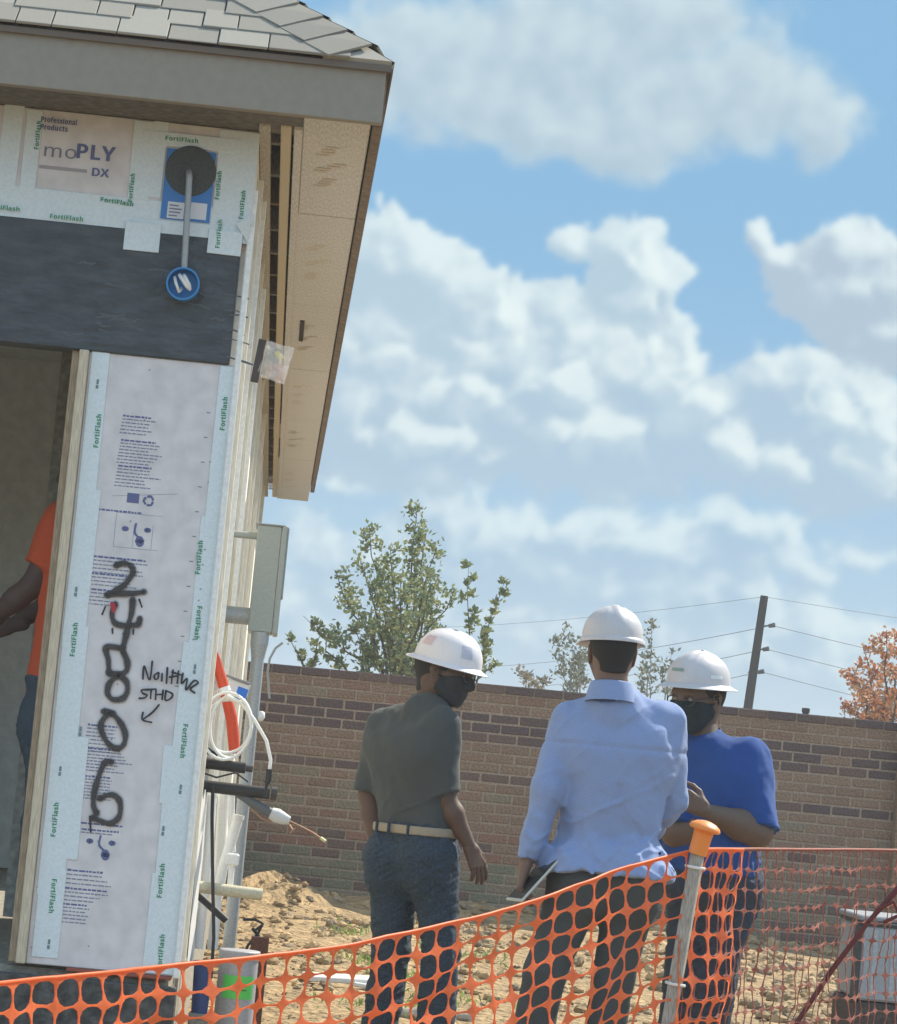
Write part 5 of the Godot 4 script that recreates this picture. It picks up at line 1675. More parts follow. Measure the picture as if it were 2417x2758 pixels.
func build_people() -> void:
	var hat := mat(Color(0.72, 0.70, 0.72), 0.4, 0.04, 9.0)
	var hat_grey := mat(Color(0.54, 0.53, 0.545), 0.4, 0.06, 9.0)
	var boots := mat(Color(0.12, 0.075, 0.04), 0.7, 0.4, 12.0)
	var denim := mat(Color(0.042, 0.06, 0.098), 0.9, 0.4, 30.0, 0.5, {"tex": "speck"})
	var g := "men in white hard hats by the brick wall"
	person({"pelvis": Vector3(-0.007,0.917,-12.500), "waist": Vector3(-0.024,1.049,-12.500), "chest": Vector3(-0.058,1.316,-12.500), "neck": Vector3(0.003,1.551,-12.500), "head": Vector3(0.048,1.676,-12.500), "ls": Vector3(-0.183,1.426,-12.620), "le": Vector3(-0.220,1.138,-12.620), "lw": Vector3(-0.168,0.931,-12.560), "lh": Vector3(-0.140,0.820,-12.540), "rs": Vector3(0.058,1.450,-12.380), "re": Vector3(0.094,1.165,-12.400), "rw": Vector3(0.215,0.971,-12.400), "rh": Vector3(0.285,0.844,-12.400), "lhip": Vector3(-0.083,0.877,-12.550), "rhip": Vector3(0.074,0.895,-12.450), "lk": Vector3(-0.067,0.495,-12.550), "rk": Vector3(0.137,0.531,-12.450), "la": Vector3(-0.086,0.079,-12.580), "ra": Vector3(0.150,0.090,-12.480)}, {"label": "person in dark grey polo and jeans with tan belt, back turned, full-brim hat", "group": g,
		"look": Vector3(0.88, -0.15, 0.34), "up": Vector3(0.08, 1, 0.03), "skin": mat(Color(0.125, 0.07, 0.048), 0.6, 0.2, 14.0, 0.2, {"sss": 0.1}), "hair": mat(Color(0.02, 0.018, 0.017), 0.8, 0.4, 60.0),
		"mask": mat(Color(0.03, 0.036, 0.043), 0.9, 0.2, 30.0), "glasses": true, "girth": 1.06, "belly": 0.03, "cloth": mat(Color(0.068, 0.080, 0.084), 0.95, 0.22, 25.0, 0.3, {"rim": 0.4}), "sleeve": 0.95,
		"jeans": mat(Color(0.045, 0.085, 0.135), 0.92, 0.5, 7.0, 0.5), "belt": mat(Color(0.42, 0.36, 0.26), 0.6, 0.3, 20.0), "boots": boots, "hat": "full", "hat_mat": hat, "hat_tilt": 0.03, "hat_scale": 1.04, "folds": 0.0065,
		"marks": [[3.5, 3.95, 0.22, 0.46, mat(Color(0.62, 0.46, 0.48), 0.5)], [2.1, 2.5, 0.14, 0.42, mat(Color(0.45, 0.46, 0.54), 0.5)]],
		"l_palm": Vector3(1, 0, 0.2), "l_thumb": Vector3(0.5, 0, -1), "l_curl": 0.5, "r_palm": Vector3(-0.6, 0, -0.6), "r_thumb": Vector3(0.7, 0, -0.5), "r_curl": 0.42})
	person({"pelvis": Vector3(0.684,0.953,-11.000), "waist": Vector3(0.695,1.146,-11.000), "chest": Vector3(0.703,1.384,-11.000), "neck": Vector3(0.671,1.610,-11.000), "head": Vector3(0.643,1.760,-11.000), "ls": Vector3(0.516,1.489,-11.020), "le": Vector3(0.456,1.233,-10.960), "lw": Vector3(0.398,0.965,-10.940), "lh": Vector3(0.380,0.846,-10.940), "rs": Vector3(0.861,1.527,-11.020), "re": Vector3(0.909,1.238,-11.080), "rw": Vector3(0.871,1.118,-11.360), "rh": Vector3(0.841,1.094,-11.440), "lhip": Vector3(0.597,0.909,-11.000), "rhip": Vector3(0.797,0.928,-11.000), "lk": Vector3(0.506,0.585,-10.970), "rk": Vector3(0.756,0.586,-11.030), "la": Vector3(0.447,0.077,-11.050), "ra": Vector3(0.725,0.061,-11.100)}, {"label": "person in light blue long-sleeved shirt seen from behind, white cap-style hard hat", "group": g,
		"look": Vector3(-0.10, -0.06, -1), "up": Vector3(-0.02, 1, 0), "skin": mat(Color(0.20, 0.115, 0.08), 0.6, 0.2, 14.0, 0.2, {"sss": 0.1}), "hair": mat(Color(0.022, 0.02, 0.02), 0.8, 0.5, 70.0),
		"girth": 1.10, "belly": 0.01, "long": true, "cloth": mat(Color(0.25, 0.335, 0.56), 0.92, 0.14, 18.0, 0.25, {"rim": 0.3}), "hem": -0.205, "hem_tilt": -0.1, "folds": 0.0085, "hair_low": -0.06,
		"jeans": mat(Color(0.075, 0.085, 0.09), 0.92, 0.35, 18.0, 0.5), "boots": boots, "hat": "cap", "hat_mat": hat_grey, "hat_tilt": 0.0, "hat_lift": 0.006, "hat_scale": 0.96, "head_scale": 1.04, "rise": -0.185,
		"l_palm": Vector3(1, 0, 0), "l_thumb": Vector3(0, 0, -1), "l_curl": 0.75, "r_palm": Vector3(0, 1, 0), "r_thumb": Vector3(1, 0, 0), "r_curl": 0.6})
	person({"pelvis": Vector3(1.195,0.927,-12.200), "waist": Vector3(1.203,1.069,-12.200), "chest": Vector3(1.198,1.312,-12.200), "neck": Vector3(1.136,1.489,-12.200), "head": Vector3(1.076,1.658,-12.200), "ls": Vector3(1.300,1.419,-12.140), "le": Vector3(1.345,1.143,-12.040), "lw": Vector3(1.118,1.212,-11.900), "lh": Vector3(1.051,1.241,-11.890), "rs": Vector3(1.065,1.417,-12.320), "re": Vector3(1.033,1.116,-12.120), "rw": Vector3(1.204,1.133,-12.060), "rh": Vector3(1.292,1.140,-12.140), "lhip": Vector3(1.278,0.907,-12.160), "rhip": Vector3(1.132,0.889,-12.260), "lk": Vector3(1.249,0.533,-12.160), "rk": Vector3(1.123,0.516,-12.240), "la": Vector3(1.227,0.089,-12.200), "ra": Vector3(1.114,0.087,-12.300)}, {"label": "person in royal blue polo facing left, arms folded, dark face mask", "group": g,
		"look": Vector3(-0.62, -0.16, 0.76), "up": Vector3(0.02, 1, 0.0), "skin": mat(Color(0.16, 0.10, 0.068), 0.6, 0.2, 14.0, 0.2, {"sss": 0.1}), "hair": mat(Color(0.03, 0.025, 0.02), 0.8, 0.5, 70.0),
		"mask": mat(Color(0.018, 0.03, 0.036), 0.9, 0.2, 30.0), "glasses": true, "girth": 1.20, "arm": 1.28, "head_scale": 1.14, "belly": 0.04, "cloth": mat(Color(0.010, 0.070, 0.29), 0.92, 0.2, 20.0, 0.3, {"rim": 0.4}), "sleeve": 1.0, "hem": -0.11, "folds": 0.008,
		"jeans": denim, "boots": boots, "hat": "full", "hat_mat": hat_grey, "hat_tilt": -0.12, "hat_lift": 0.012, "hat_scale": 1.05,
		"marks": [[1.4, 1.95, 0.20, 0.27, mat(Color(0.2, 0.30, 0.26), 0.5)], [0.05, 0.5, 0.10, 0.17, mat(Color(0.66, 0.68, 0.69), 0.4)]],
		"l_palm": Vector3(0.3, 0, -1), "l_thumb": Vector3(0, 1, 0.1), "l_curl": 0.5, "r_palm": Vector3(0, 0.4, -1), "r_thumb": Vector3(0, 1, 0.2), "r_curl": 0.5})
	person({"pelvis": Vector3(-1.355,1.321,-11.200), "waist": Vector3(-1.367,1.488,-11.200), "chest": Vector3(-1.333,1.828,-11.200), "neck": Vector3(-1.309,2.132,-11.200), "head": Vector3(-1.342,2.270,-11.200), "ls": Vector3(-1.302,2.089,-11.360), "le": Vector3(-1.396,1.821,-11.500), "lw": Vector3(-1.615,1.661,-11.400), "lh": Vector3(-1.707,1.633,-11.400), "rs": Vector3(-1.414,2.048,-11.100), "re": Vector3(-1.504,1.806,-11.100), "rw": Vector3(-1.677,1.654,-11.180), "rh": Vector3(-1.761,1.615,-11.200), "lhip": Vector3(-1.354,1.285,-11.300), "rhip": Vector3(-1.354,1.283,-11.120), "lk": Vector3(-1.380,0.907,-11.300), "rk": Vector3(-1.376,0.912,-11.120), "la": Vector3(-1.370,0.545,-11.300), "ra": Vector3(-1.366,0.555,-11.120)}, {"label": "person in bright orange shirt half hidden behind the door jamb inside the garage",
		"floor": 0.47, "fine": 1.5, "look": Vector3(-1, -0.2, 0.15), "skin": mat(Color(0.14, 0.085, 0.065), 0.65, 0.2, 14.0), "hair": mat(Color(0.02, 0.018, 0.017), 0.8, 0.4, 60.0),
		"girth": 1.1, "belly": 0.03, "cloth": mat(Color(0.80, 0.125, 0.04), 0.9, 0.18, 20.0, 0.3), "sleeve": 0.72, "hem": -0.08, "folds": 0.006,
		"jeans": mat(Color(0.10, 0.135, 0.175), 0.92, 0.4, 18.0, 0.4), "boots": boots,
		"l_palm": Vector3(0, 0, 1), "l_thumb": Vector3(0, 1, 0), "r_palm": Vector3(0, 0, -1), "r_thumb": Vector3(0, 1, 0)})
	# the tablet in the hand of the man in light blue
	var tb := thing("tablet", "thin pale-edged tablet held low in the hand of the man in light blue", "tablet", Vector3(0.438,0.922,-10.925))
	var d := Vector3(-0.600,-0.770,0.217)
	var side := Vector3(0.18, -0.12, 1.0)
	side = (side - d * side.dot(d)).normalized()
	var bs := Basis(d, side, d.cross(side).normalized())
	var mb := MB.new()
	mb.box(Vector3.ZERO, Vector3(0.24, 0.17, 0.009), 0.003, bs)
	put("casing", mb, mat(Color(0.42, 0.44, 0.40), 0.45), tb)
	mb = MB.new()
	mb.box(bs * Vector3(0, 0, 0.0052), Vector3(0.22, 0.15, 0.002), 0.0, bs)
	mb.box(bs * Vector3(0, 0, -0.0052), Vector3(0.22, 0.15, 0.002), 0.0, bs)
	put("screen", mb, mat(Color(0.03, 0.032, 0.035), 0.2), tb)


# ---------------------------------------------------------------- safety netting
func netting(mb: MB, path: Array, cw: float, ch: float, strand: float, power: float, rows: int, sway: float) -> void:
	var curve := Curve3D.new()
	for i in path.size():
		var t: Vector3 = (path[mini(i + 1, path.size() - 1)] - path[maxi(i - 1, 0)]) * 0.22
		curve.add_point(path[i], -t, t)
	var length := curve.get_baked_length()
	var cols := int(length / cw)
	var across := Vector3(path[-1].x - path[0].x, 0, path[-1].z - path[0].z).normalized()
	var nrm := across.cross(Vector3.UP).normalized()
	if nrm.z < 0: nrm = -nrm
	var at := func(s: float, t: float) -> Vector3:
		var p := curve.sample_baked(clampf(s * cw, 0.0, length), true)
		var n1 := fold_noise.get_noise_2d(s * 0.19, t * 0.14 + 30.0)
		var n2 := fold_noise.get_noise_2d(s * 0.33 + 70.0, t * 0.35)
		var drop := t * ch
		return p + Vector3.DOWN * (drop + 0.006 * n2 * minf(t, 1.0) + 0.006 * n1 * minf(t, 1.0)) + across * (0.007 * n2 * minf(t, 1.0) + sway * t * ch) + nrm * (0.022 * n1 * minf(t * 0.3, 1.0) + 0.006 * n2)
	var seg := 14
	var ringp := []
	for k in seg:
		var a := TAU * (k + 0.5) / seg
		var cx := cos(a)
		var cy := sin(a)
		var m := maxf(absf(cx), absf(cy))
		var e := pow(pow(absf(cx), power) + pow(absf(cy), power), -1.0 / power)
		ringp.append([Vector2(cx, cy) * e * 0.5, Vector2(cx, cy) / m * 0.5])
	var thick := nrm * 0.0011
	for j in rows:
		for i in cols:
			var mid: Vector3 = at.call(i + 0.5, j + 0.5)
			if mid.y < 0.02: continue
			var vx := 0.09 * fold_noise.get_noise_2d(i * 3.1, j * 2.3)
			var hx := 1.0 - strand / cw + vx * 0.5
			var hy := 1.0 - strand / ch - vx * 0.5
			var inner := []
			var outer := []
			for k in seg:
				inner.append(at.call(i + 0.5 + ringp[k][0].x * hx, j + 0.5 + ringp[k][0].y * hy))
				outer.append(at.call(i + 0.5 + ringp[k][1].x, j + 0.5 + ringp[k][1].y))
			for k in seg:
				var k2 := (k + 1) % seg
				mb.quad(inner[k] + thick, inner[k2] + thick, outer[k2] + thick, outer[k] + thick, nrm)
				mb.quad(inner[k] - thick, inner[k2] - thick, outer[k2] - thick, outer[k] - thick, -nrm)
				mb.quad(inner[k] + thick, inner[k2] + thick, inner[k2] - thick, inner[k] - thick, mid - inner[k])
			# corners of the cell square that the ring cuts off
			for q in 4:
				var sx := 0.5 if q & 1 else -0.5
				var sy := 0.5 if q & 2 else -0.5
				var corner: Vector3 = at.call(i + 0.5 + sx, j + 0.5 + sy)
				var b1 := Vector2.ZERO
				var b2 := Vector2.ZERO
				for k in seg:
					var o: Vector2 = ringp[k][1]
					if absf(o.x - sx) < 1e-4 and signf(o.y) == signf(sy) and (b1 == Vector2.ZERO or absf(o.y) > absf(b1.y)): b1 = o
					if absf(o.y - sy) < 1e-4 and signf(o.x) == signf(sx) and (b2 == Vector2.ZERO or absf(o.x) > absf(b2.x)): b2 = o
				if b1 != Vector2.ZERO and b2 != Vector2.ZERO:
					var p1: Vector3 = at.call(i + 0.5 + b1.x, j + 0.5 + b1.y)
					var p2: Vector3 = at.call(i + 0.5 + b2.x, j + 0.5 + b2.y)
					mb.flat(corner + thick, p1 + thick, p2 + thick, nrm)
					mb.flat(corner - thick, p1 - thick, p2 - thick, -nrm)
	# the selvage along the top
	var edge := []
	for i in cols * 2 + 1:
		var q: Vector3 = at.call(i * 0.5, 0.0)
		edge.append(q + Vector3.UP * 0.003)
	mb.tube(edge, 0.0032, 6)


func build_fence() -> void:
	fold_noise.noise_type = FastNoiseLite.TYPE_SIMPLEX_SMOOTH
	fold_noise.frequency = 1.0
	fold_noise.fractal_octaves = 3
	var orange := mat(Color(1.0, 0.31, 0.11), 0.4, 0.10, 6.0, 0.0, {"back": Color(1.0, 0.9, 0.85)})
	var rust := mat(Color(0.40, 0.13, 0.09), 0.7, 0.25, 14.0, 0.0, {"back": Color(0.20, 0.06, 0.04)})  # a darker red-brown tone for the netting right of the stake
	var n := thing("safety_net", "bright orange plastic safety netting strung across the foreground", "netting", Vector3.ZERO)
	var mb := MB.new()
	netting(mb, [Vector3(-0.724,0.910,-3.900), Vector3(-0.583,0.914,-4.400), Vector3(-0.465,0.922,-4.650), Vector3(-0.371,0.929,-4.850), Vector3(-0.256,0.943,-5.000), Vector3(-0.098,0.966,-5.220), Vector3(-0.048,0.979,-5.280), Vector3(0.105,1.015,-5.500), Vector3(0.260,1.064,-5.700), Vector3(0.410,1.123,-5.900), Vector3(0.563,1.167,-6.080)], 0.062, 0.0415, 0.0029, 2.9, 28, 0.03)
	put("mesh", mb, orange, n)
	n = thing("loose_net_end", "short loose end of bright orange netting flapping right of the stake", "netting", Vector3.ZERO)
	mb = MB.new()
	netting(mb, [Vector3(0.564,1.168,-6.060), Vector3(0.616,1.171,-6.140), Vector3(0.680,1.173,-6.240)], 0.047, 0.043, 0.0030, 2.8, 27, -0.10)
	put("mesh", mb, orange, n)
	n = thing("red_brown_net", "thin red-brown netting running back to the right, in front of the stones", "netting", Vector3.ZERO)  # separate stretch, given a darker red-brown and thinner strands
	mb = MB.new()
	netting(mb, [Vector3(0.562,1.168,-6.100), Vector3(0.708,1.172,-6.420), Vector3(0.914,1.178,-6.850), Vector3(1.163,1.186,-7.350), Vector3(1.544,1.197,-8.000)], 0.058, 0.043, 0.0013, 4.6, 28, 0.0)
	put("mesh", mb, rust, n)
	var st := thing("fence_stake", "weathered grey wooden stake with an orange mushroom safety cap", "stake", Vector3(0.455, 0, -6.11))
	mb = MB.new()
	var top := Vector3(0.107, 1.17, 0.055)
	var low := Vector3(0.0, -0.15, 0.03)
	var up := (top - low).normalized()
	var rx := Vector3(1, 0, 0.35)
	rx = (rx - up * rx.dot(up)).normalized()
	mb.box((top + low) * 0.5, Vector3(0.026, top.distance_to(low), 0.022), 0.003, Basis(rx, up, rx.cross(up)))
	put("post", mb, mat(Color(0.56, 0.53, 0.46), 0.85, 0.4, 1.0, 0.5, {"stretch": Vector3(40, 3, 40)}), st)
	mb = MB.new()
	mb.lathe(Transform3D(Basis(rx, up, rx.cross(up)) * Basis(Vector3.FORWARD, 0.13), top + up * -0.005), [Vector2(0.0165, -0.004), Vector2(0.0185, -0.004), Vector2(0.0185, -0.004), Vector2(0.0195, 0.035), Vector2(0.0205, 0.044), Vector2(0.0305, 0.046), Vector2(0.0325, 0.050), Vector2(0.0295, 0.056), Vector2(0.02, 0.062), Vector2(0.009, 0.065), Vector2(0.0, 0.066)], 32)
	put("safety_cap", mb, mat(Color(0.84, 0.27, 0.055), 0.45, 0.06, 20.0, 0.0, {"sss": 0.1}), st)
	var tie_m := mat(Color(0.72, 0.72, 0.70), 0.5)
	for y in [1.135, 0.9, 0.62]:
		mb = MB.new()
		var c := low.lerp(top, (y + 0.15) / 1.32)
		mb.lathe(Transform3D(Basis(rx, up, rx.cross(up)), c), [Vector2(0.0205, -0.003), Vector2(0.0225, 0.0), Vector2(0.0205, 0.003)], 4)
		put("cable_tie", mb, tie_m, st)
	var sp := thing("red_strap", "taut dark red strap slanting down across the red-brown netting", "strap", Vector3(0.9, 0.0, -7.0))
	mb = MB.new()
	mb.tube([Vector3(0.33, 1.25, 0), Vector3(0.225, 1.114, 0), Vector3(0.157, 1.024, 0.003), Vector3(0.08, 0.902, 0), Vector3(0.009, 0.774, 0), Vector3(-0.25, 0.30, 0.0), Vector3(-0.41, 0.0, 0)], [0.006, 0.0075, 0.0055, 0.0065, 0.006, 0.0065, 0.006], 8)
	mb.tube([Vector3(0.157, 1.024, 0.01), Vector3(0.175, 1.055, 0.01), Vector3(0.21, 1.075, 0.012), Vector3(0.225, 1.045, 0.01), Vector3(0.19, 1.025, 0.01)], 0.005, 7)
	put("webbing", mb, mat(Color(0.17, 0.03, 0.03), 0.7, 0.3, 30.0), sp)
	var cab := thing("utility_cabinet", "grey metal utility cabinet with a dark lid gap at the right edge, behind netting", "cabinet", Vector3(1.95, 0.0, -11.2), 0.02)
	mb = MB.new()
	mb.box(Vector3(0, 0.725, 0), Vector3(0.64, 0.27, 0.5), 0.008)
	put("body", mb, mat(Color(0.36, 0.385, 0.41), 0.5, 0.2, 5.0, 0.0, {"stretch": Vector3(6, 1, 6)}), cab)
	mb = MB.new()
	var rib_m := mat(Color(0.40, 0.425, 0.45), 0.5, 0.15, 5.0)
	for k in 9:
		strip("rib", rib_m, cab, Vector3(-0.27 + 0.068 * k, 0.725, 0.251), Vector3(0.02, 0.24, 0.008), 0.003)
	var trim_m := mat(Color(0.045, 0.047, 0.05), 0.6)
	strip("dark_trim", trim_m, cab, Vector3(0.0, 0.866, 0), Vector3(0.65, 0.014, 0.51), 0.003)
	strip("dark_trim", trim_m, cab, Vector3(-0.327, 0.72, 0.2), Vector3(0.014, 0.28, 0.1), 0.003)
	mb = MB.new()
	mb.box(Vector3(0.0, 0.884, -0.01), Vector3(0.66, 0.02, 0.5), 0.005)
	put("lid", mb, mat(Color(0.30, 0.31, 0.32), 0.6, 0.2, 5.0), cab)
	mb = MB.new()
	mb.box(Vector3(0, 0.29, 0), Vector3(0.66, 0.59, 0.5), 0.01)
	put("base", mb, mat(Color(0.11, 0.085, 0.075), 0.85, 0.4, 5.0), cab)


# ---------------------------------------------------------------- trees
func leaf_mesh(w: float, l: float) -> ArrayMesh:
	var mb := MB.new()
	var a := Vector3(0, 0, 0)
	var t := Vector3(0, l, 0.1 * l)
	var m := Vector3(0, l * 0.55, -0.06 * l)
	var s1 := Vector3(w * 0.5, l * 0.5, 0.08 * l)
	var s2 := Vector3(-w * 0.5, l * 0.5, 0.08 * l)
	for e in [[a, s1, m], [s1, t, m], [a, m, s2], [m, t, s2]]:
		mb.flat(e[0], e[1], e[2], Vector3(0, 0, 1))
	return mb.mesh()


func tree(called: String, label: String, group: String, shoots: Array, root: Vector3, leaves: int, leaf: ArrayMesh, spread: float, low: float, colors: Array, bark: Material, thick: float) -> void:
	var t := thing(called, label, "tree", root, 0.0, group)
	var wood := MB.new()
	var twigs := MB.new()
	var spots := []
	var weight := 0.0
	for s in shoots:
		var base: Vector3 = s[0] - root
		var tip: Vector3 = s[1] - root
		var depth := rng.randf_range(-1.0, 1.0) * spread * 3.5
		base.z += depth * 0.5
		tip.z += depth
		var pts := [Vector3(0, 0.0, 0), Vector3(base.x * 0.3, base.y * 0.45, base.z * 0.3), base]
		var len := base.distance_to(tip)
		for k in range(1, 6):
			var u := k / 5.0
			var p := base.lerp(tip, u) + Vector3(rng.randf_range(-1, 1), 0, rng.randf_range(-1, 1)) * len * 0.035 * (1.0 - u)
			p.x += (base.x - tip.x) * 0.18 * sin(PI * u) * (-1.0 if rng.randf() < 0.3 else 1.0) * 0.5
			pts.append(p)
		var rad := []
		for k in pts.size():
			rad.append(lerpf(thick, thick * 0.10, pow(k / (pts.size() - 1.0), 0.6)))
		wood.tube(pts, rad, 6)
		var count := int(len / 0.11)
		for k in count:
			var u := lerpf(low, 1.0, (k + rng.randf()) / count)
			var i0 := 2 + mini(int(u * 5.0), 4)
			var p: Vector3 = pts[i0].lerp(pts[i0 + 1], u * 5.0 - int(minf(u * 5.0, 4.0)))
			var reach := spread * rng.randf_range(0.25, 1.0) * (1.15 - 0.75 * u)
			var dir := Vector3(rng.randf_range(-1, 1), rng.randf_range(-0.3, 0.8) * (1.2 - u), rng.randf_range(-1, 1)).normalized()
			var q := p + dir * reach
			twigs.tube([p, p.lerp(q, 0.5) + Vector3(0, -0.02, 0) * reach, q], [thick * 0.13, thick * 0.1, thick * 0.06], 4, false)
			spots.append([p, q])
	put("trunk", wood, bark, t)
	put("branch", twigs, bark, t)
	var mm := MultiMesh.new()
	mm.transform_format = MultiMesh.TRANSFORM_3D
	mm.use_colors = true
	mm.mesh = leaf
	mm.instance_count = leaves
	for i in leaves:
		var e: Array = spots[i % spots.size()]
		var u := 0.25 + 0.8 * sqrt(rng.randf())
		var p: Vector3 = e[0].lerp(e[1], u) + Vector3(rng.randfn(), rng.randfn(), rng.randfn()) * spread * 0.12
		var b := Basis.from_euler(Vector3(rng.randf_range(-1.2, 1.2), rng.randf() * TAU, rng.randf_range(-1.3, 1.3))).scaled(Vector3.ONE * rng.randf_range(0.65, 1.25))
		mm.set_instance_transform(i, Transform3D(b, p))
		var c: Color = colors[rng.randi() % colors.size()]
		mm.set_instance_color(i, c * rng.randf_range(0.75, 1.25))
	var crown := MultiMeshInstance3D.new()
	crown.name = "crown"
	crown.multimesh = mm
	var lm := mat(Color.WHITE, 0.55)
	lm.vertex_color_use_as_albedo = true
	lm.backlight_enabled = true
	lm.backlight = Color(0.75, 0.75, 0.75)
	crown.material_override = lm
	t.add_child(crown)
	crown.set_meta("kind", "stuff")


func build_trees() -> void:
	var bark := mat(Color(0.17, 0.135, 0.10), 0.9, 0.4, 10.0)
	var green := [Color(0.22, 0.27, 0.11), Color(0.29, 0.32, 0.11), Color(0.15, 0.20, 0.105), Color(0.36, 0.345, 0.13), Color(0.25, 0.285, 0.15)]
	var all := [[Vector3(-0.467,2.292,-38.000), Vector3(-1.011,4.312,-38.000)],
	[Vector3(-0.435,2.295,-38.000), Vector3(-0.400,4.594,-38.000)],
	[Vector3(-0.498,2.289,-38.000), Vector3(-1.373,3.638,-38.000)],
	[Vector3(-0.404,2.298,-38.000), Vector3(-0.102,3.950,-38.000)],
	[Vector3(-0.593,2.280,-38.000), Vector3(-1.209,3.398,-38.000)],
	[Vector3(-0.341,2.303,-38.000), Vector3(0.157,3.432,-38.000)],
	[Vector3(-0.467,2.292,-38.000), Vector3(-0.693,3.990,-38.000)],
	[Vector3(-0.655,2.274,-38.000), Vector3(-1.378,2.841,-38.000)],
	[Vector3(-0.278,2.309,-38.000), Vector3(0.035,3.038,-38.000)],
	[Vector3(-0.404,2.298,-38.000), Vector3(-0.530,3.622,-38.000)],
	[Vector3(-0.209,2.252,-38.000), Vector3(-0.139,3.531,-38.000)],
	[Vector3(-0.561,2.283,-38.000), Vector3(-1.054,3.764,-38.000)],
	[Vector3(-0.338,2.272,-38.000), Vector3(-0.268,4.222,-38.000)],
	[Vector3(-1.039,2.301,-38.000), Vector3(-1.677,2.972,-38.000)],
	[Vector3(-1.609,2.279,-38.000), Vector3(-1.876,2.730,-38.000)],
	[Vector3(-1.546,2.285,-38.000), Vector3(-1.438,2.803,-38.000)],
	[Vector3(-0.784,2.293,-38.000), Vector3(-1.106,2.994,-38.000)],
	[Vector3(-0.083,2.264,-38.000), Vector3(0.279,2.807,-38.000)],
	[Vector3(0.515,2.321,-38.000), Vector3(0.790,3.683,-38.000)],
	[Vector3(0.421,2.312,-38.000), Vector3(0.323,3.831,-38.000)],
	[Vector3(0.547,2.324,-38.000), Vector3(0.608,3.029,-38.000)],
	[Vector3(0.484,2.318,-38.000), Vector3(0.744,2.596,-38.000)]]
	tree("young_tree", "loose green young tree rising behind the brick wall left of the first worker", "", all.slice(0, 13), Vector3(-0.62, 0, -38), 4600, leaf_mesh(0.048, 0.078), 0.40, 0.02, green, bark, 0.042)
	tree("young_tree", "low sparse green sapling behind the brick wall, right of the meter box", "", all.slice(13, 18), Vector3(-1.5, 0, -38), 700, leaf_mesh(0.05, 0.08), 0.22, 0.0, green, bark, 0.026)
	tree("young_tree", "thin two-stemmed sapling with tufts behind the first worker's hard hat", "", all.slice(18, 22), Vector3(0.4, 0, -38), 700, leaf_mesh(0.05, 0.08), 0.18, 0.12, green, bark, 0.024)
	var pale := [Color(0.20, 0.21, 0.14), Color(0.26, 0.25, 0.17), Color(0.16, 0.18, 0.12)]
	var twig := mat(Color(0.24, 0.21, 0.17), 0.9)
	tree("bare_tree", "wispy grey-green tree behind the wall, left of the man in light blue", "", [[Vector3(2.632,2.776,-55.000), Vector3(2.122,3.832,-55.000)], [Vector3(2.677,2.781,-55.000), Vector3(2.429,3.999,-55.000)], [Vector3(2.632,2.776,-55.000), Vector3(2.732,3.705,-55.000)], [Vector3(2.586,2.772,-55.000), Vector3(2.209,3.380,-55.000)], [Vector3(2.723,2.785,-55.000), Vector3(2.603,3.601,-55.000)]], Vector3(2.4, 0, -55), 700, leaf_mesh(0.05, 0.10), 0.36, 0.05, pale, twig, 0.028)
	tree("bare_tree", "wispy thin sapling between the two right-hand hard hats", "", [[Vector3(3.917,2.806,-55.000), Vector3(3.864,4.227,-55.000)], [Vector3(4.008,2.814,-55.000), Vector3(3.836,3.717,-55.000)], [Vector3(4.327,2.845,-55.000), Vector3(4.338,3.765,-55.000)], [Vector3(4.281,2.840,-55.000), Vector3(4.180,3.474,-55.000)], [Vector3(3.825,2.797,-55.000), Vector3(3.814,3.439,-55.000)]], Vector3(3.9, 0, -55), 420, leaf_mesh(0.05, 0.10), 0.24, 0.1, pale, twig, 0.026)
	tree("bare_tree", "low brownish bare bush peeping over the wall between two workers", "", [[Vector3(1.556,2.646,-50.000), Vector3(1.484,2.973,-50.000)], [Vector3(1.680,2.657,-50.000), Vector3(1.616,2.902,-50.000)], [Vector3(1.808,2.628,-50.000), Vector3(1.827,2.880,-50.000)]], Vector3(1.5, 0, -50), 170, leaf_mesh(0.05, 0.10), 0.3, 0.1, [Color(0.30, 0.25, 0.17), Color(0.24, 0.20, 0.15)], twig, 0.02)
	var rust := [Color(0.52, 0.20, 0.07), Color(0.60, 0.28, 0.11), Color(0.42, 0.15, 0.07), Color(0.55, 0.34, 0.18)]
	tree("autumn_tree", "rust-orange autumn tree at the right edge behind the wall", "", [[Vector3(6.750,2.414,-45.000), Vector3(6.593,3.866,-45.000)], [Vector3(6.676,2.407,-45.000), Vector3(6.312,3.350,-45.000)], [Vector3(6.825,2.421,-45.000), Vector3(6.827,3.775,-45.000)], [Vector3(6.788,2.418,-45.000), Vector3(6.391,3.583,-45.000)], [Vector3(6.713,2.411,-45.000), Vector3(6.306,2.785,-45.000)], [Vector3(6.900,2.428,-45.000), Vector3(7.152,3.957,-45.000)], [Vector3(6.937,2.432,-45.000), Vector3(7.269,3.440,-45.000)], [Vector3(6.676,2.407,-45.000), Vector3(6.552,2.996,-45.000)], [Vector3(6.825,2.421,-45.000), Vector3(6.833,3.249,-45.000)], [Vector3(6.750,2.414,-45.000), Vector3(6.456,3.251,-45.000)]], Vector3(6.6, 0, -45), 2400, leaf_mesh(0.06, 0.085), 0.45, 0.0, rust, bark, 0.05)
	# weeds by the wall foot
	var mm := MultiMesh.new()
	mm.transform_format = MultiMesh.TRANSFORM_3D
	mm.mesh = leaf_mesh(0.014, 0.07)
	mm.instance_count = 520
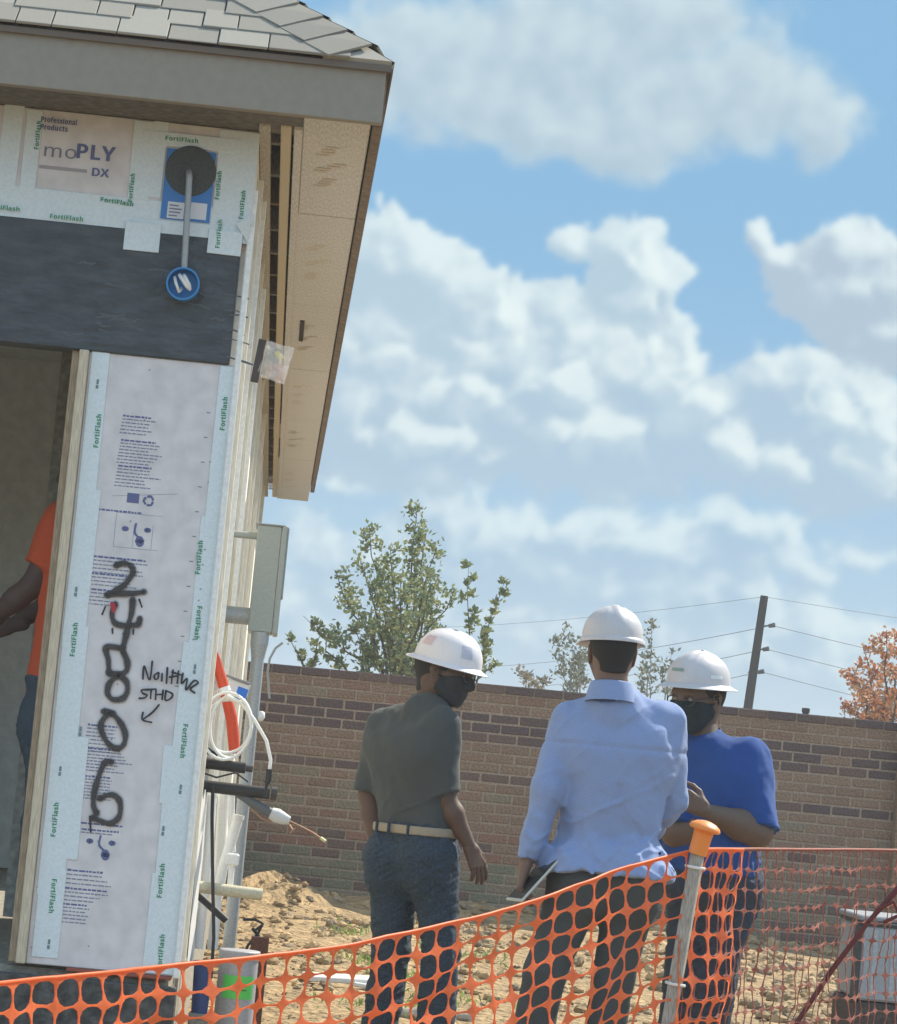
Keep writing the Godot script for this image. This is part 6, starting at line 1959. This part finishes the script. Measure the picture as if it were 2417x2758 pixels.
	for i in 520:
		var c: Vector2 = [Vector2(0.0, -18.0), Vector2(-0.25, -19.5), Vector2(0.4, -20.5), Vector2(-0.35, -21.5), Vector2(0.2, -16.9), Vector2(-0.1, -16.0)][i % 6]
		var x := c.x + rng.randfn() * 0.16
		var z := c.y + rng.randfn() * 0.28
		mm.set_instance_transform(i, Transform3D(Basis.from_euler(Vector3(rng.randf_range(-0.9, 0.9), rng.randf() * TAU, rng.randf_range(-0.9, 0.9))).scaled(Vector3.ONE * rng.randf_range(0.5, 1.1)), Vector3(x, ground_height(x, z) - 0.005, z)))
	var weeds := MultiMeshInstance3D.new()
	weeds.name = "weeds"
	weeds.multimesh = mm
	weeds.material_override = mat(Color(0.16, 0.22, 0.06), 0.7, 0.0, 1.0, 0.0, {"back": Color(0.2, 0.3, 0.08)})
	add_child(weeds)
	tag(weeds, "sparse green weeds sprouting from the sandy ground behind the netting", "weeds", "", "stuff")


# ---------------------------------------------------------------- pole, lines and things lying about
func build_rest() -> void:
	# the pole stands 75 m away; sizes below are written for that distance
	var pole := thing("utility_pole", "dark wooden utility pole leaning slightly right, far behind the brick wall", "utility pole", Vector3(7.70, 0, -75))
	var mb := MB.new()
	mb.tube([Vector3(0, -0.3, 0), Vector3(0.20, 3.53, 0), Vector3(0.366, 6.25, 0)], [0.125, 0.115, 0.098], 12)
	put("shaft", mb, mat(Color(0.022, 0.019, 0.018), 0.95, 0.4, 3.0, 0.0, {"spec": 0.1}), pole)
	var ins := mat(Color(0.04, 0.04, 0.04), 0.5)
	var att := [Vector3(0.59, 5.52, 0.2), Vector3(0.49, 4.92, 0.2), Vector3(0.415, 4.345, 0.2)]
	for a in att:
		line("bracket", ins, pole, [a + Vector3(-0.29, -0.04, -0.2), a], 0.02, 6)
		line("insulator", ins, pole, [a + Vector3(-0.07, -0.02, -0.05), a + Vector3(0.08, 0.02, 0)], [0.048, 0.06], 8)
	var wire := mat(Color(0.12, 0.13, 0.14), 0.6)
	var names := ["highest", "second highest", "third", "lowest"]
	var tops := [Vector3(0.366, 6.23, 0), att[0], att[1], att[2]]
	for i in 4:
		for sd in 2:
			var w := thing("power_line", "%s thin power line running off to the %s of the utility pole" % [names[i], ["left", "right"][sd]], "power line", Vector3(7.70, 0, -75), 0.0, "power lines on the utility pole")
			var a: Vector3 = tops[i]
			var b: Vector3 = a + ([Vector3(-13.6, 0.98, -65), Vector3(-8.7, 0.27, -65), Vector3(-7.1, 0.05, -65), Vector3(-6.0, -0.1, -65)][i] if sd == 0 else Vector3(24.5, [0.4, -1.57, -1.77, -1.98][i], -9.5))
			var pts := []
			for k in 17:
				var u := k / 16.0
				pts.append(a.lerp(b, u) - Vector3(0, 1.5 * u * (1.0 - u), 0))
			mb = MB.new()
			mb.tube(pts, 0.006 if i == 0 else 0.0085, 5)
			put("strand", mb, wire, w)
	var board := thing("white_board", "white board lying flat on the ground behind the orange netting", "board", Vector3(-0.33, 0.045, -17.1), 0.18)
	mb = MB.new()
	mb.box(Vector3.ZERO, Vector3(0.46, 0.03, 0.30), 0.005, Basis(Vector3(0, 0, 1), 0.02))
	mb.box(Vector3(0.12, -0.02, 0.10), Vector3(0.2, 0.025, 0.2), 0.005, Basis(Vector3(0, 0, 1), -0.08))
	put("panel", mb, mat(Color(0.74, 0.74, 0.72), 0.6, 0.1, 6.0), board)
	for e in [[0.13, -16.6, 0.07, "pale rock on the sand right of the first worker's legs"], [0.33, -15.6, 0.05, "small pale rock near the second worker's left leg"], [0.05, -15.4, 0.06, "pale lump of rubble low behind the netting, left of the second worker"]]:
		var rk := thing("rock", e[3], "rock", Vector3(e[0], ground_height(e[0], e[1]), e[1]), 0.0, "pale rocks on the sand")
		mb = MB.new()
		blob(mb, [cap(Vector3(-e[2] * 0.5, e[2] * 0.3, 0), Vector3(e[2] * 0.4, e[2] * 0.35, 0.01), e[2] * 0.55, e[2] * 0.5, 0.02), cap(Vector3(0, e[2] * 0.5, 0.01), Vector3(0.02, e[2] * 0.6, 0), e[2] * 0.5, e[2] * 0.4, 0.01)], 0.012, [], func(p: Vector3) -> float: return 0.012 * fold_noise.get_noise_3dv(p * 22.0))
		put("stone", mb, mat(Color(0.58, 0.53, 0.44), 0.9, 0.3, 12.0, 0.6), rk)


func _ready() -> void:
	rng.seed = 20
	# camera
	var cam := Camera3D.new()
	cam.name = "camera"
	cam.position = Vector3(0, 1.29, 0)
	cam.rotation = Vector3(deg_to_rad(4.81), 0, deg_to_rad(5.4))
	cam.fov = 19.345
	cam.near = 0.05
	cam.far = 1200.0
	add_child(cam)
	cam.current = true
	# sky, air and exposure
	var env := Environment.new()
	env.background_mode = Environment.BG_SKY
	var sky := Sky.new()
	sky.sky_material = make_sky()
	env.sky = sky
	env.background_energy_multiplier = 1.0
	env.tonemap_mode = Environment.TONE_MAPPER_LINEAR
	env.tonemap_exposure = 1.75
	env.fog_enabled = true
	env.fog_light_color = Color(0.90, 0.90, 0.90)
	env.fog_density = 0.0018  # thin fog added in place of windshield glare, lifts the dark tones
	env.sdfgi_enabled = true
	env.ssao_enabled = true
	env.ssil_enabled = true
	var we := WorldEnvironment.new()
	we.name = "world_environment"
	we.environment = env
	add_child(we)
	# sun, high and behind the wall, a little to the right
	var sun := DirectionalLight3D.new()
	sun.name = "sun"
	sun.light_color = Color(1.0, 0.955, 0.88)
	sun.light_energy = 1.35
	sun.light_angular_distance = 0.5
	sun.shadow_enabled = true
	add_child(sun)
	var el := deg_to_rad(46.0)
	var az := deg_to_rad(43.0)
	sun.look_at_from_position(Vector3.ZERO, -Vector3(sin(az) * cos(el), sin(el), -cos(az) * cos(el)), Vector3.UP)

	build_ground()
	build_brick_wall()
	build_house()
	build_people()
	build_fence()
	build_trees()
	build_fixtures()
	build_rest()
